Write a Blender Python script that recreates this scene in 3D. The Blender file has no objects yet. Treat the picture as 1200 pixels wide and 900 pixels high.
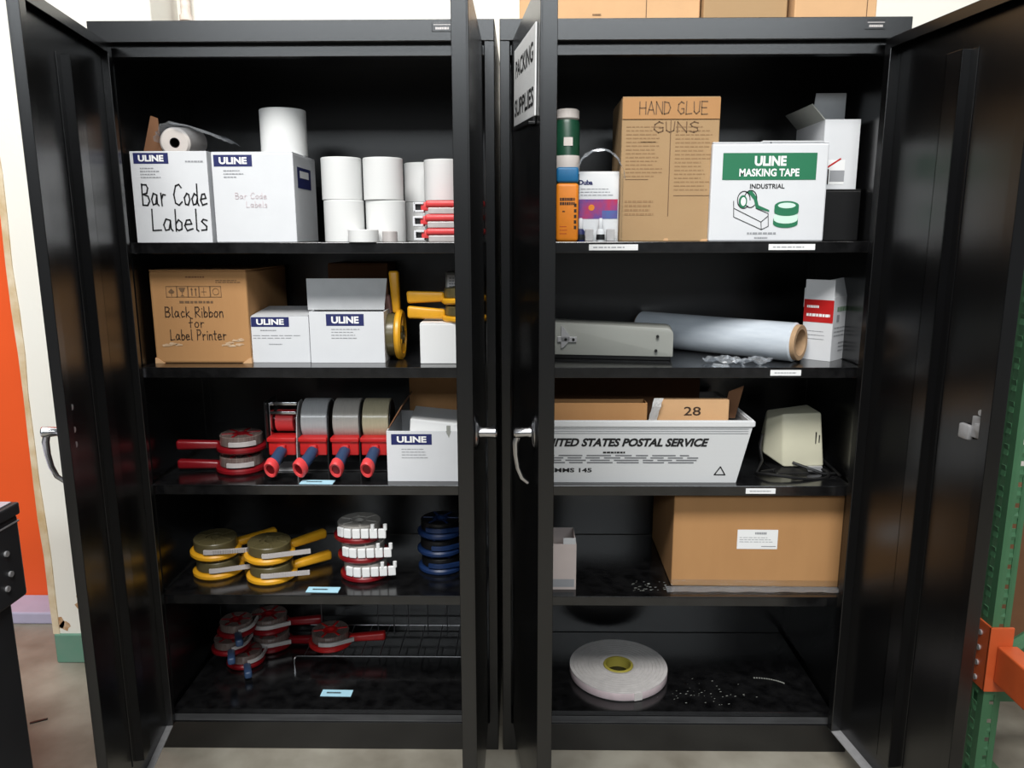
import bpy, bmesh, math, random
from mathutils import Matrix, Vector
random.seed(4)
PI = math.pi
SC = bpy.context.scene
COL = SC.collection

# ------------------------------------------------------------------ camera
def make_camera():
    p, y, r = .193, -.013, -.002                     # pitch down, yaw, roll (radians)
    f = Vector((math.sin(y)*math.cos(p), math.cos(y)*math.cos(p), -math.sin(p)))
    rt = Vector((math.cos(y), -math.sin(y), 0)); up = rt.cross(f)
    R = rt*math.cos(r) + up*math.sin(r); U = up*math.cos(r) - rt*math.sin(r)
    cd = bpy.data.cameras.new('camera'); cd.sensor_width = 36; cd.lens = 27; cd.clip_start = .02
    ob = bpy.data.objects.new('camera', cd); COL.objects.link(ob)
    M = Matrix((R, U, -f)).transposed().to_4x4(); M.translation = Vector((.056, -1.834, 1.359))
    ob.matrix_world = M; SC.camera = ob
make_camera()

# ------------------------------------------------------------------ world, lamps, exposure
WORLD = .10; MAIN = 165; FAR = 105; BACK = 14
w = bpy.data.worlds.new('world'); SC.world = w; w.use_nodes = True
w.node_tree.nodes['Background'].inputs[0].default_value = (.93, .97, 1, 1)
w.node_tree.nodes['Background'].inputs[1].default_value = WORLD
def area(name, loc, target, sx, sy, power, col=(1, .98, .95)):
    l = bpy.data.lights.new(name, 'AREA'); l.shape = 'RECTANGLE'; l.size = sx; l.size_y = sy
    l.energy = power; l.color = col
    o = bpy.data.objects.new(name, l); COL.objects.link(o); o.location = loc
    o.rotation_euler = (Vector(target)-Vector(loc)).to_track_quat('-Z', 'Y').to_euler()
area('ceiling_light', (-.35, -2.7, 4.5), (0, -.1, .9), 2.6, 1.0, MAIN, (1, .985, .96))
area('ceiling_light_far', (0, -6.5, 3.7), (0, 0, 1.3), 7, .75, FAR, (.90, .96, 1))
area('wall_fill_light', (-1.0, -.35, 3.5), (-1.0, .4, 1.6), 3.0, .5, BACK)  # added fill lamp that brightens the wall behind the cabinets
vs = SC.view_settings
vs.view_transform = 'Standard'; vs.look = 'None'; vs.gamma = 1; vs.use_curve_mapping = False; vs.exposure = .66

# ------------------------------------------------------------------ materials
def lin(c): return tuple((v/12.92 if v <= .04045 else ((v+.055)/1.055)**2.4) for v in c)
MATS = {}
def mat(name, rgb, rough=.6, metal=0, var=0, scale=30, bump=0, bscale=200, spec=.5, stretch=(1, 1, 1), dark=None, coat=0):
    """rgb 0..255 sRGB; var: how far a procedural noise mixes towards `dark`"""
    m = bpy.data.materials.new(name); m.use_nodes = True; nt = m.node_tree; b = nt.nodes['Principled BSDF']
    c = lin([v/255 for v in rgb]); b.inputs['Base Color'].default_value = (*c, 1)
    b.inputs['Roughness'].default_value = rough; b.inputs['Metallic'].default_value = metal
    b.inputs['Specular IOR Level'].default_value = spec; b.inputs['Coat Weight'].default_value = coat
    tc = nt.nodes.new('ShaderNodeTexCoord'); mp = nt.nodes.new('ShaderNodeMapping')
    mp.inputs['Scale'].default_value = stretch; nt.links.new(tc.outputs['Object'], mp.inputs[0])
    if var:
        n = nt.nodes.new('ShaderNodeTexNoise'); n.inputs['Scale'].default_value = scale; n.inputs['Detail'].default_value = 6
        nt.links.new(mp.outputs[0], n.inputs['Vector'])
        rp = nt.nodes.new('ShaderNodeValToRGB'); rp.color_ramp.elements[0].position = .35; rp.color_ramp.elements[1].position = .68
        d = lin([v/255 for v in dark]) if dark else tuple(v*.55 for v in c)
        rp.color_ramp.elements[0].color = (*[a+(e-a)*var for a, e in zip(c, d)], 1); rp.color_ramp.elements[1].color = (*c, 1)
        nt.links.new(n.outputs['Fac'], rp.inputs[0]); nt.links.new(rp.outputs[0], b.inputs['Base Color'])
    if bump:
        n2 = nt.nodes.new('ShaderNodeTexNoise'); n2.inputs['Scale'].default_value = bscale; n2.inputs['Detail'].default_value = 3
        nt.links.new(mp.outputs[0], n2.inputs['Vector'])
        bp = nt.nodes.new('ShaderNodeBump'); bp.inputs['Strength'].default_value = bump; bp.inputs['Distance'].default_value = .002
        nt.links.new(n2.outputs['Fac'], bp.inputs['Height']); nt.links.new(bp.outputs[0], b.inputs['Normal'])
    MATS[name] = m; return m
def clear(name, tint=(235, 240, 245), gloss=.12, rough=.12, haze=.0):
    m = bpy.data.materials.new(name); m.use_nodes = True; nt = m.node_tree; nt.nodes.remove(nt.nodes['Principled BSDF'])
    out = nt.nodes['Material Output']; t = nt.nodes.new('ShaderNodeBsdfTransparent'); t.inputs[0].default_value = (*lin([v/255 for v in tint]), 1)
    g = nt.nodes.new('ShaderNodeBsdfGlossy'); g.inputs['Roughness'].default_value = rough
    mx = nt.nodes.new('ShaderNodeMixShader'); fr = nt.nodes.new('ShaderNodeLayerWeight'); fr.inputs[0].default_value = .5; pw = nt.nodes.new('ShaderNodeMath'); pw.operation = 'POWER'; pw.inputs[1].default_value = 4; nt.links.new(fr.outputs['Facing'], pw.inputs[0])
    add = nt.nodes.new('ShaderNodeMath'); add.inputs[1].default_value = gloss+.03; nt.links.new(pw.outputs[0], add.inputs[0])
    nt.links.new(add.outputs[0], mx.inputs[0]); nt.links.new(t.outputs[0], mx.inputs[1]); nt.links.new(g.outputs[0], mx.inputs[2])
    last = mx
    if haze:
        d = nt.nodes.new('ShaderNodeBsdfDiffuse'); d.inputs[0].default_value = (.8, .82, .85, 1)
        m2 = nt.nodes.new('ShaderNodeMixShader'); m2.inputs[0].default_value = haze
        nt.links.new(mx.outputs[0], m2.inputs[1]); nt.links.new(d.outputs[0], m2.inputs[2]); last = m2
    nt.links.new(last.outputs[0], out.inputs[0]); MATS[name] = m; return m

BLACK = mat('black_powder_coat', (5, 5, 6), .27, var=.35, scale=9, bump=.03, bscale=400, dark=(9, 9, 10), spec=.8)
SHELF = mat('scuffed_black_shelf', (8, 8, 9), .17, var=.7, scale=34, bump=.02, bscale=300, dark=(28, 28, 29), spec=.9)
BPL = mat('black_plastic', (18, 18, 19), .4, bump=.1)
CHROME = mat('chrome', (205, 205, 208), .18, 1, bump=.03, bscale=80)
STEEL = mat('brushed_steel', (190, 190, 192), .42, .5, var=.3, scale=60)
WHITE = mat('white_paperboard', (214, 216, 219), .6, var=.12, scale=22, bump=.06, dark=(190, 192, 196))
WHITEIN = mat('white_board_inside', (196, 198, 200), .75, var=.15, scale=30)
PAPER = mat('white_paper', (232, 233, 233), .7, bump=.05)
LPAPER = mat('label_roll_paper', (216, 217, 216), .75, var=.12, scale=90, stretch=(.2, .2, 6), dark=(205, 206, 208))
NAVY = mat('navy_ink', (26, 34, 92), .55, var=.1)
INK = mat('black_ink', (22, 22, 24), .55, var=.1)
GINK = mat('grey_print', (150, 152, 156), .6, var=.1)
RINK = mat('faint_pink_pencil', (214, 196, 200), .7, var=.2)
BINK = mat('brown_print', (112, 84, 56), .7, var=.25)
DINK = mat('dark_brown_marker', (58, 40, 26), .7, var=.25)
WINK = mat('white_ink', (240, 240, 240), .55, var=.05)
GREEN = mat('green_ink', (26, 112, 76), .55, var=.1)
LGREEN = mat('pale_green_ink', (205, 232, 218), .55, var=.05)
RED = mat('red_plastic', (186, 34, 34), .32, var=.15, scale=40)
DRED = mat('deep_red_plastic', (124, 16, 24), .3, var=.2, scale=40)
PINK = mat('salmon_red_plastic', (226, 72, 74), .35, var=.15, scale=40)
YEL = mat('yellow_plastic', (226, 164, 34), .38, var=.15, scale=40)
BLUEP = mat('blue_plastic', (24, 46, 86), .36, var=.2, scale=40)
BGRIP = mat('slate_blue_grip', (46, 68, 100), .42, var=.15, scale=60)
KRAFT = mat('kraft_cardboard', (180, 134, 86), .8, var=.22, scale=14, bump=.12, bscale=120, stretch=(1, 1, .35), dark=(150, 106, 64))
KRAFT2 = mat('tan_cardboard', (166, 136, 98), .8, var=.2, scale=16, bump=.12, bscale=120, dark=(156, 122, 84))
KRAFT3 = mat('pale_cardboard', (206, 164, 120), .8, var=.15, scale=16, bump=.12, bscale=120)
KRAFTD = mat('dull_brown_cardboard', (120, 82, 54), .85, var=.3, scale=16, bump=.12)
OLIVE = mat('olive_tape', (92, 84, 56), .3, var=.3, scale=80)
SILV = mat('silver_label', (198, 192, 190), .42, .2, var=.2, scale=60)
CTAPE = mat('clear_tape_roll', (176, 172, 166), .22, var=.25, scale=60, stretch=(6, .5, .5), coat=.3)
DCTAPE = mat('dark_clear_tape_roll', (120, 108, 102), .2, var=.6, scale=60, stretch=(6, .5, .5), coat=.3, dark=(70, 40, 40))
CTAPE2 = mat('tan_tape_roll', (186, 178, 150), .22, var=.25, scale=60, stretch=(6, .5, .5), coat=.3)
STAPE = mat('silver_tape_roll', (176, 178, 180), .2, var=.25, scale=60, stretch=(6, .5, .5), coat=.3)
GREYM = mat('grey_enamel', (150, 152, 146), .45, var=.15, scale=12, bump=.05)
FILM = mat('stretch_film', (206, 214, 222), .22, var=.35, scale=14, stretch=(1, 6, 1), dark=(170, 180, 192), bump=.15, bscale=60, coat=.4)
WIRE = mat('dull_wire', (96, 96, 98), .4, .6)
EDGE_GREY = mat('mottled_grey_edge', (66, 67, 68), .35, var=.6, scale=30, stretch=(.3, 1, 1), dark=(40, 40, 41))  # mottled grey, lighter than the black base around it
CORE = mat('cardboard_core', (178, 146, 112), .8, var=.25, scale=60)
TOTE = mat('white_corrugated_plastic', (210, 212, 213), .45, var=.12, scale=40, stretch=(.2, 1, 6), dark=(196, 198, 200))
BEIGE = mat('beige_plastic', (206, 203, 180), .45, var=.08, scale=20)
ORANGE = mat('orange_label', (240, 140, 30), .45, var=.15, scale=60)
BLUEL = mat('blue_cap', (26, 108, 158), .45, var=.1)
DGREEN = mat('dark_green_can', (24, 70, 50), .35, var=.4, scale=70)
CREAM = mat('cream_cap', (214, 206, 200), .5, var=.1)
PURPLE = mat('magenta_print', (196, 44, 84), .45, var=.9, scale=26, dark=(70, 76, 160))
TEALP = mat('blue_print', (66, 112, 172), .45, var=.5, scale=26, dark=(120, 60, 140))
LBLUE = mat('pale_blue_label', (176, 222, 240), .6, var=.08)
FOAM = mat('white_foam_tape', (206, 202, 200), .7, var=.25, scale=50, bump=.1)
FOAMP = mat('pinkish_liner_edge', (206, 190, 194), .6, var=.25, scale=60)
CYEL = mat('yellow_core', (176, 164, 70), .6, var=.2)
WALL = mat('white_painted_wall', (228, 226, 218), .75, var=.12, scale=5, bump=.2, bscale=60, dark=(222, 214, 196))
TAN = mat('tan_stained_edge', (190, 162, 118), .8, var=.6, scale=14, dark=(232, 222, 200))
OWALL = mat('orange_painted_wall', (232, 88, 30), .55, var=.15, scale=3)
GBASE = mat('green_painted_base', (92, 138, 118), .6, var=.35, scale=16, dark=(120, 140, 130))
LAV = mat('lavender_sill', (176, 172, 196), .6, var=.2, scale=10)
RUST = mat('rust_stain', (168, 122, 76), .8, var=.5, scale=60, dark=(220, 205, 180))
FLOOR = mat('stained_concrete', (154, 150, 138), .55, var=.9, scale=5, bump=.25, bscale=40, dark=(112, 106, 94))
RGREEN = mat('rack_green_paint', (66, 112, 78), .5, var=.2, scale=20)
RORANGE = mat('rack_orange_paint', (206, 92, 46), .45, var=.25, scale=18)
CART = mat('charcoal_cart', (44, 45, 48), .45, var=.25, scale=14)
CARTT = mat('light_grey_top', (176, 176, 186), .4, var=.1)
PIPE = mat('rusty_white_pipe', (220, 212, 204), .6, var=.6, scale=30, dark=(190, 160, 140))
CLEAR = clear('clear_plastic', gloss=.0, tint=(248, 250, 252))
BAG = clear('cloudy_plastic_bag', gloss=.1, rough=.2, haze=.18)

# ------------------------------------------------------------------ builders
_tx = {}
def text_verts(body, bold, shear):
    k = (body, bold, shear)
    if k not in _tx:
        cu = bpy.data.curves.new('t', 'FONT'); cu.body = body; cu.size = 1; cu.offset = bold; cu.shear = shear; cu.resolution_u = 3
        ob = bpy.data.objects.new('t', cu); COL.objects.link(ob)
        bpy.context.view_layer.update()
        dg = bpy.context.evaluated_depsgraph_get()
        me = bpy.data.meshes.new_from_object(ob.evaluated_get(dg))
        vs_ = [(v.co.x, v.co.y) for v in me.vertices]; fs = [tuple(p.vertices) for p in me.polygons]
        bpy.data.objects.remove(ob); bpy.data.curves.remove(cu); bpy.data.meshes.remove(me)
        _tx[k] = (vs_, fs)
    return _tx[k]
def FRONT(x=0, y=0, z=0):                            # local XY of a print -> XZ plane facing -Y
    return Matrix(((1, 0, 0, x), (0, 0, -1, y), (0, 1, 0, z), (0, 0, 0, 1)))
I4 = Matrix.Identity(4)

class MB:
    def __init__(s): s.bm = bmesh.new()
    def merge(s, t, M=I4, mi=0):
        for f in t.faces: f.material_index = mi
        bmesh.ops.transform(t, matrix=M, verts=t.verts)
        me = bpy.data.meshes.new('tmp'); t.to_mesh(me); t.free(); s.bm.from_mesh(me); bpy.data.meshes.remove(me); return s
    def box(s, x0, x1, y0, y1, z0, z1, bev=0, mi=0, M=I4, seg=2):
        t = bmesh.new(); bmesh.ops.create_cube(t, size=1)
        bmesh.ops.transform(t, matrix=Matrix.Translation(((x0+x1)/2, (y0+y1)/2, (z0+z1)/2)) @ Matrix.Diagonal((x1-x0, y1-y0, z1-z0, 1)), verts=t.verts)
        if bev: bmesh.ops.bevel(t, geom=list(t.edges), offset=bev, segments=seg, affect='EDGES', profile=.5)
        return s.merge(t, M, mi)
    def lathe(s, prof, M=I4, seg=32, mi=0, closed=False):
        """prof: (r, z) pairs round local Z"""
        t = bmesh.new(); rings = []
        for r, z in prof:
            if r < 1e-6: rings.append([t.verts.new((0, 0, z))])
            else: rings.append([t.verts.new((r*math.cos(2*PI*i/seg), r*math.sin(2*PI*i/seg), z)) for i in range(seg)])
        prs = list(zip(rings, rings[1:])) + ([(rings[-1], rings[0])] if closed else [])
        for a, b in prs:
            for i in range(seg):
                j = (i+1) % seg
                if len(a) == 1 and len(b) == 1: continue
                if len(a) == 1: t.faces.new((a[0], b[j], b[i]))
                elif len(b) == 1: t.faces.new((a[i], a[j], b[0]))
                else: t.faces.new((a[i], a[j], b[j], b[i]))
        bmesh.ops.recalc_face_normals(t, faces=t.faces); 
        return s.merge(t, M, mi)
    def cyl(s, r, z0, z1, M=I4, seg=32, mi=0, bev=0):
        b = min(bev, r*.5)
        p = [(0, z0), (r-b, z0), (r, z0+b), (r, z1-b), (r-b, z1), (0, z1)] if b else [(0, z0), (r, z0), (r, z1), (0, z1)]
        return s.lathe(p, M, seg, mi)
    def annulus(s, ro, ri, z0, z1, M=I4, seg=40, mi=0, bev=.001):
        return s.lathe([(ri, z0), (ro-bev, z0), (ro, z0+bev), (ro, z1-bev), (ro-bev, z1), (ri, z1)], M, seg, mi, closed=True)
    def tube(s, pts, r, seg=10, mi=0, M=I4, sx=1, sy=1, caps=True):
        t = bmesh.new(); P = [Vector(p) for p in pts]; rings = []; up = None
        for i, p in enumerate(P):
            d = (P[min(i+1, len(P)-1)]-P[max(i-1, 0)]).normalized()
            if up is None: up = Vector((0, 0, 1)) if abs(d.z) < .9 else Vector((1, 0, 0))
            a = d.cross(up).normalized(); b = a.cross(d).normalized(); up = b
            rr = r[i] if isinstance(r, (list, tuple)) else r
            rings.append([t.verts.new(p + a*rr*sx*math.cos(2*PI*k/seg) + b*rr*sy*math.sin(2*PI*k/seg)) for k in range(seg)])
        for a, b in zip(rings, rings[1:]):
            for i in range(seg): t.faces.new((a[i], a[(i+1) % seg], b[(i+1) % seg], b[i]))
        if caps: t.faces.new(rings[0][::-1]); t.faces.new(rings[-1])
        bmesh.ops.recalc_face_normals(t, faces=t.faces)
        return s.merge(t, M, mi)
    def prism(s, poly, h0, h1, M=I4, mi=0, bev=0):
        """polygon in local XY extruded h0..h1 along local Z"""
        t = bmesh.new(); a = [t.verts.new((x, y, h0)) for x, y in poly]; b = [t.verts.new((x, y, h1)) for x, y in poly]; n = len(poly)
        t.faces.new(a[::-1]); t.faces.new(b)
        for i in range(n): t.faces.new((a[i], a[(i+1) % n], b[(i+1) % n], b[i]))
        bmesh.ops.recalc_face_normals(t, faces=t.faces)
        if bev: bmesh.ops.bevel(t, geom=list(t.edges), offset=bev, segments=2, affect='EDGES', profile=.5)
        return s.merge(t, M, mi)
    def hull(s, lo, hi, mi=0, M=I4, bev=0):
        """two matching loops of 3-D points joined into a solid"""
        t = bmesh.new(); a = [t.verts.new(p) for p in lo]; b = [t.verts.new(p) for p in hi]; n = len(lo)
        t.faces.new(a[::-1]); t.faces.new(b)
        for i in range(n): t.faces.new((a[i], a[(i+1) % n], b[(i+1) % n], b[i]))
        bmesh.ops.recalc_face_normals(t, faces=t.faces)
        if bev: bmesh.ops.bevel(t, geom=list(t.edges), offset=bev, segments=3, affect='EDGES', profile=.5)
        return s.merge(t, M, mi)
    def quad(s, pts, mi=0, M=I4):
        t = bmesh.new(); t.faces.new([t.verts.new(p) for p in pts]); return s.merge(t, M, mi)
    def rect(s, x0, x1, z0, z1, M, mi=0):              # flat print in a print plane M
        return s.quad([(x0, z0, 0), (x1, z0, 0), (x1, z1, 0), (x0, z1, 0)], mi, M)
    def disc(s, cx, cy, r, M, mi=0, seg=24, ry=None):
        ry = ry or r
        return s.quad([(cx+r*math.cos(2*PI*i/seg), cy+ry*math.sin(2*PI*i/seg), 0) for i in range(seg)], mi, M)
    def text(s, body, x0, x1, z0, z1, M, bold=0, shear=0, mi=0):
        V, F = text_verts(body, bold, shear)
        ax = min(v[0] for v in V); bx = max(v[0] for v in V); az = min(v[1] for v in V); bz = max(v[1] for v in V)
        t = bmesh.new()
        vv = [t.verts.new((x0+(v[0]-ax)/(bx-ax)*(x1-x0), z0+(v[1]-az)/(bz-az)*(z1-z0), 0)) for v in V]
        for f in F:
            try: t.faces.new([vv[i] for i in f])
            except ValueError: pass
        return s.merge(t, M, mi)
    def stroke(s, pl, wd, M, mi=0):
        for (ax, ay), (bx, by) in zip(pl, pl[1:]):
            d = Vector((bx-ax, by-ay)); L = d.length
            if L < 1e-6: continue
            d /= L; n = Vector((-d.y, d.x))*wd/2; e = d*wd*.4
            p = [Vector((ax, ay))-e-n, Vector((bx, by))+e-n, Vector((bx, by))+e+n, Vector((ax, ay))-e+n]
            s.quad([(q.x, q.y, 0) for q in p], mi, M)
        return s
    def bars(s, x0, x1, z0, z1, rows, M, mi=0, fill=.45, ragged=.25, words=True):
        """rows of small illegible print"""
        h = (z1-z0)/rows
        for r in range(rows):
            z = z1-(r+.5)*h; xe = x1-(x1-x0)*ragged*random.random(); x = x0
            while x < xe:
                wl = (x1-x0)*random.uniform(.06, .16) if words else xe-x0
                s.rect(x, min(x+wl, xe), z-h*fill/2, z+h*fill/2, M, mi); x += wl+(x1-x0)*.025
        return s
    def build(s, name, mats, parent=None, loc=None, rot=None, smooth=None, kind=None):
        me = bpy.data.meshes.new(name)
        if smooth:
            for f in s.bm.faces: f.smooth = True
            for e in s.bm.edges:
                if len(e.link_faces) == 2 and e.calc_face_angle(0) > smooth: e.smooth = False
        s.bm.to_mesh(me); s.bm.free()
        for m in (mats if isinstance(mats, (list, tuple)) else [mats]): me.materials.append(m)
        o = bpy.data.objects.new(name, me); COL.objects.link(o)
        if parent: o.parent = parent
        if loc: o.location = loc
        if rot: o.rotation_euler = rot
        if kind: o['kind'] = kind
        return o
SM = .6
def thing(name, label, cat, loc=(0, 0, 0), rz=0, group=None, rot=None):
    o = bpy.data.objects.new(name, None); o.empty_display_size = .02; COL.objects.link(o)
    o.location = loc; o.rotation_euler = rot if rot else (0, 0, rz)
    o['label'] = label; o['category'] = cat
    if group: o['group'] = group
    return o
def tag(o, label, cat, group=None):
    o['label'] = label; o['category'] = cat
    if group: o['group'] = group
    return o
def dup(root, loc, label, rz=None, rot=None, group=None, parts=True):
    r = root.copy(); COL.objects.link(r); r.location = loc; r['label'] = label
    if rz is not None: r.rotation_euler = (0, 0, rz)
    if rot is not None: r.rotation_euler = rot
    if group: r['group'] = group
    for ch in list(root.children):
        c = ch.copy(); COL.objects.link(c); c.parent = r
        for g in list(ch.children):
            d = g.copy(); COL.objects.link(d); d.parent = c
    return r
def RX(a): return Matrix.Rotation(a, 4, 'X')
def RY(a): return Matrix.Rotation(a, 4, 'Y')
def RZ(a): return Matrix.Rotation(a, 4, 'Z')
def T(x, y, z): return Matrix.Translation((x, y, z))

# ------------------------------------------------------------------ the setting
m = MB(); m.box(-5, 5, -5, 3, -.05, 0); m.build('floor', FLOOR, kind='structure')
m = MB(); m.box(-1.44, -.965, .42, .95, 0, 3.6, .006); m.box(-.97, 4, .60, .80, 0, 3.6)
m.build('wall_back', WALL, kind='structure')
m = MB(); m.box(-1.446, -.96, .412, .5, 0, .1, .004); m.build('baseboard_back', GBASE, kind='structure')
m = MB(); m.box(-4, -1.43, .80, .86, 0, 3.6); m.build('wall_left', OWALL, kind='structure')
m = MB(); m.box(-4, -1.44, .66, .80, 0, .045, .006); m.build('baseboard_left', LAV, kind='structure')
m = MB()                                              # worn ragged edge of the pillar
n = 26; lo = []; hi = []
for i in range(n):
    z = .1+i*.13; a = -1.448-.006*random.random(); b = -1.43+.008*random.random()-(.006 if z > .4 else 0)
    lo += [(a, .416, z)]; hi += [(b, .416, z)]
for i in range(n-1): m.hull([lo[i], hi[i], (hi[i][0], .46, hi[i][2]), (lo[i][0], .46, lo[i][2])], [lo[i+1], hi[i+1], (hi[i+1][0], .46, hi[i+1][2]), (lo[i+1][0], .46, lo[i+1][2])])
m.build('trim_1', TAN, kind='structure')
m = MB()
for cx, cz, r in ((-1.345, .235, .022), (-1.352, .20, .018), (-1.335, .218, .014), (-1.34, .26, .010), (-1.425, .14, .02), (-1.41, .125, .018)):
    m.quad([(cx+r*(.6+.5*random.random())*math.cos(a*PI/5), .4195, cz+r*(.6+.6*random.random())*math.sin(a*PI/5)) for a in range(10)])
m.build('trim_2', RUST, kind='structure')
m = MB(); m.cyl(.014, 1.2, 3.5, seg=20); m.cyl(.019, 1.975, 1.99, seg=20)
tag(m.build('wall_pipe', PIPE, loc=(-.93, .575, 0), smooth=SM), 'thin rust-stained white pipe on the wall above the left cabinet', 'pipe')
m = MB(); m.box(-.022, .022, -.004, .004, 0, .003, .001)
tag(m.build('metal_scrap', BPL, loc=(-1.318, .11, 0), rot=(0, 0, .5)), 'small dark strip of scrap lying on the concrete floor', 'scrap')

# ------------------------------------------------------------------ storage cabinets
HW = .457; H = 1.829; D = .457
SHZ = (.43, .732, 1.036, 1.34)                        # shelf tops
PANZ = .096
def handle(parent, m, lever):
    """latch handle on the outer face of a door; local y- is outward"""
    b = MB(); x = m*.405
    b.lathe([(0, 0), (.019, 0), (.021, .003), (.018, .007), (.012, .010), (0, .010)], T(x, 0, .985) @ Matrix.Diagonal((.8, 1, 1.7, 1)) @ RX(PI/2), 24)
    b.lathe([(.012, .006), (.009, .016), (.011, .034), (.012, .040), (.010, .043), (0, .043)], T(x, 0, .985) @ RX(PI/2), 20)
    if lever: b.tube([(x, -.034, .985), (x, -.039, .965), (x, -.038, .94), (x, -.034, .915), (x, -.026, .895), (x, -.014, .884)], [.007, .007, .006, .0055, .005, .004], 10)
    else: b.tube([(x, -.036, .985), (x-m*.02, -.037, .985), (x-m*.05, -.034, .985)], [.007, .006, .004], 10)
    return b.build('handle', CHROME, parent, smooth=SM)
def door(cab, m, hx, ang, t=.030, lever=True, latch=True):
    """m=+1: hinged at its left edge, runs to +x when closed"""
    L = .445; z0, z1 = .078, 1.781
    X = lambda a, b: (min(m*a, m*b), max(m*a, m*b))
    b = MB(); b.box(*X(0, L), 0, .004, z0, z1, .001)                       # outer sheet
    b.box(*X(0, .022), .003, t, z0, z1, .0015); b.box(*X(L-.002, L), .003, t, z0, z1, .0008)
    b.box(*X(L-.026, L), t-.002, t, z0, z1, .0008)                           # returned lip at the free edge
    b.box(*X(0, L), .003, t, z1-.002, z1, .0008)
    b.box(*X(.02, L-.02), t-.002, t, z1-.022, z1, .0008); 
    d = b.build('door', BLACK, cab, (hx, 0, 0), (0, 0, ang))
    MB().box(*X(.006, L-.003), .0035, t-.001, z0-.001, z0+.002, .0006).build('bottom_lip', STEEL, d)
    b = MB()
    for a, c, y0, y1 in ((.205, .209, .004, .024), (.249, .253, .004, .024), (.205, .253, .022, .024), (.185, .209, .004, .006), (.249, .273, .004, .006)):
        b.box(*X(a, c), y0, y1, z0+.07, z1-.075, .0006)
    b.build('stiffener', BLACK, d)
    if lever is not None: handle(d, m, lever)
    if latch is None:
        for z in (.955, .985, 1.03): MB().cyl(.006, .003, .012, T(m*.395, 0, z) @ RX(-PI/2), 12).build('bolt', STEEL, d, smooth=SM)
    if latch:
        b = MB(); x = .405
        b.box(*X(x-.030, x+.024), .004, .012, .970, 1.012, .002); b.box(*X(x-.058, x-.028), .006, .018, .962, .992, .004)
        b.cyl(.006, .004, .020, T(m*x, 0, 1.024) @ RX(-PI/2), 16); b.cyl(.004, .004, .018, T(m*(x+.004), 0, .955) @ RX(-PI/2), 12)
        b.box(*X(x-.012, x+.014), .012, .022, .985, 1.002, .003)
        b.build('latch', STEEL, d, smooth=SM)
    for z in (.19, .93, 1.67): MB().cyl(.0045, z-.03, z+.03, T(m*.002, .004, 0), 14).build('hinge', BLACK, d, smooth=SM)
    return d
def cabinet(label, xc, angL, angR, latchL, latchR, levL, levR, tL=.030):
    c = thing('storage_cabinet', label, 'cabinet', (xc, 0, 0), group=None)
    for s in (-1, 1):
        b = MB(); b.box(*sorted((s*(HW-.023), s*HW)), 0, D, 0, H, .0015)
        for y in (.055, .40): b.box(*sorted((s*(HW-.025), s*(HW-.0225))), y, y+.022, .10, 1.75)     # slotted shelf standards
        b.build('side_panel', BLACK, c)
    b = MB(); b.box(-HW+.02, HW-.02, D-.006, D, .05, H-.01); b.build('back_panel', BLACK, c)
    b = MB(); b.box(-HW, HW, -.001, D, H-.012, H, .0015); b.box(-HW, HW, -.003, .018, 1.783, H, .0015)
    b.box(-HW+.023, HW-.023, .018, .045, 1.756, 1.783, .001); b.build('top_panel', BLACK, c)
    b = MB(); b.box(-HW+.022, HW-.022, .0, D-.01, .0, .080, .0015); b.build('kick_base', BLACK, c); MB().box(-HW+.03, HW-.03, .004, .031, .0795, .0825, .001).build('threshold', EDGE_GREY, c)
    b = MB(); b.box(-HW+.03, HW-.03, .032, D-.008, .080, PANZ, .002); b.build('bottom_shelf', SHELF, c)
    for z in SHZ:
        b = MB(); b.box(-.427, .427, .030, D-.010, z-.004, z, .0012); b.box(-.427, .427, .030, .034, z-.026, z-.001, .001)
        b.box(-.427, .427, .034, .05, z-.026, z-.023, .001)
        b.build('shelf', SHELF, c)
    dl = door(c, 1, -.430, angL, tL, levL, latchL); dr = door(c, -1, .430, angR, .030, levR, latchR)
    return c, dl, dr
cabL, doorLL, doorLR = cabinet('black steel storage cabinet on the left, holding the bar code labels and yellow tape dispensers', -.463, math.radians(-80.8), math.radians(89.8), None, False, True, False, .021)
cabR, doorRL, doorRR = cabinet('black steel storage cabinet on the right, holding the masking tape carton and postal tote', .463, math.radians(-83.0), math.radians(97.4), False, True, True, None)
for c in (cabL, cabR):
    b = MB(); M = FRONT(.375 if c is cabR else .34, -.0045, 1.812)
    b.box(.318 if c is cabL else .353, .362 if c is cabL else .397, -.0045, -.002, 1.802, 1.822, .001, mi=0)
    b.bars(-.014, .016, -.006, .0, 1, M @ T(0, 0, .0004), mi=1, ragged=0, fill=.8); b.bars(-.018, .02, .003, .006, 1, M @ T(0, 0, .0004), mi=1, ragged=0, words=False)
    b.build('nameplate', [BLACK, SILV], c)
# white adhesive labels on the lips of the right cabinet's shelves
shelves = [o for o in cabR.children if o.name.startswith('shelf')]
for zi, x0, x1 in ((3, -.247, -.13), (3, .18, .29), (2, .203, .278), (1, .16, .235)):
    b = MB(); z = SHZ[zi]; b.box(x0, x1, .0285, .0298, z-.020, z-.006, .0003, mi=0)
    b.bars(x0+.01, x1-.01, z-.016, z-.010, 1, FRONT(0, .0283, 0), mi=1, ragged=.3)
    o = b.build('label_strip', [PAPER, GINK], shelves[zi]); o['label'] = 'white adhesive label on the black shelf lip'
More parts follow.
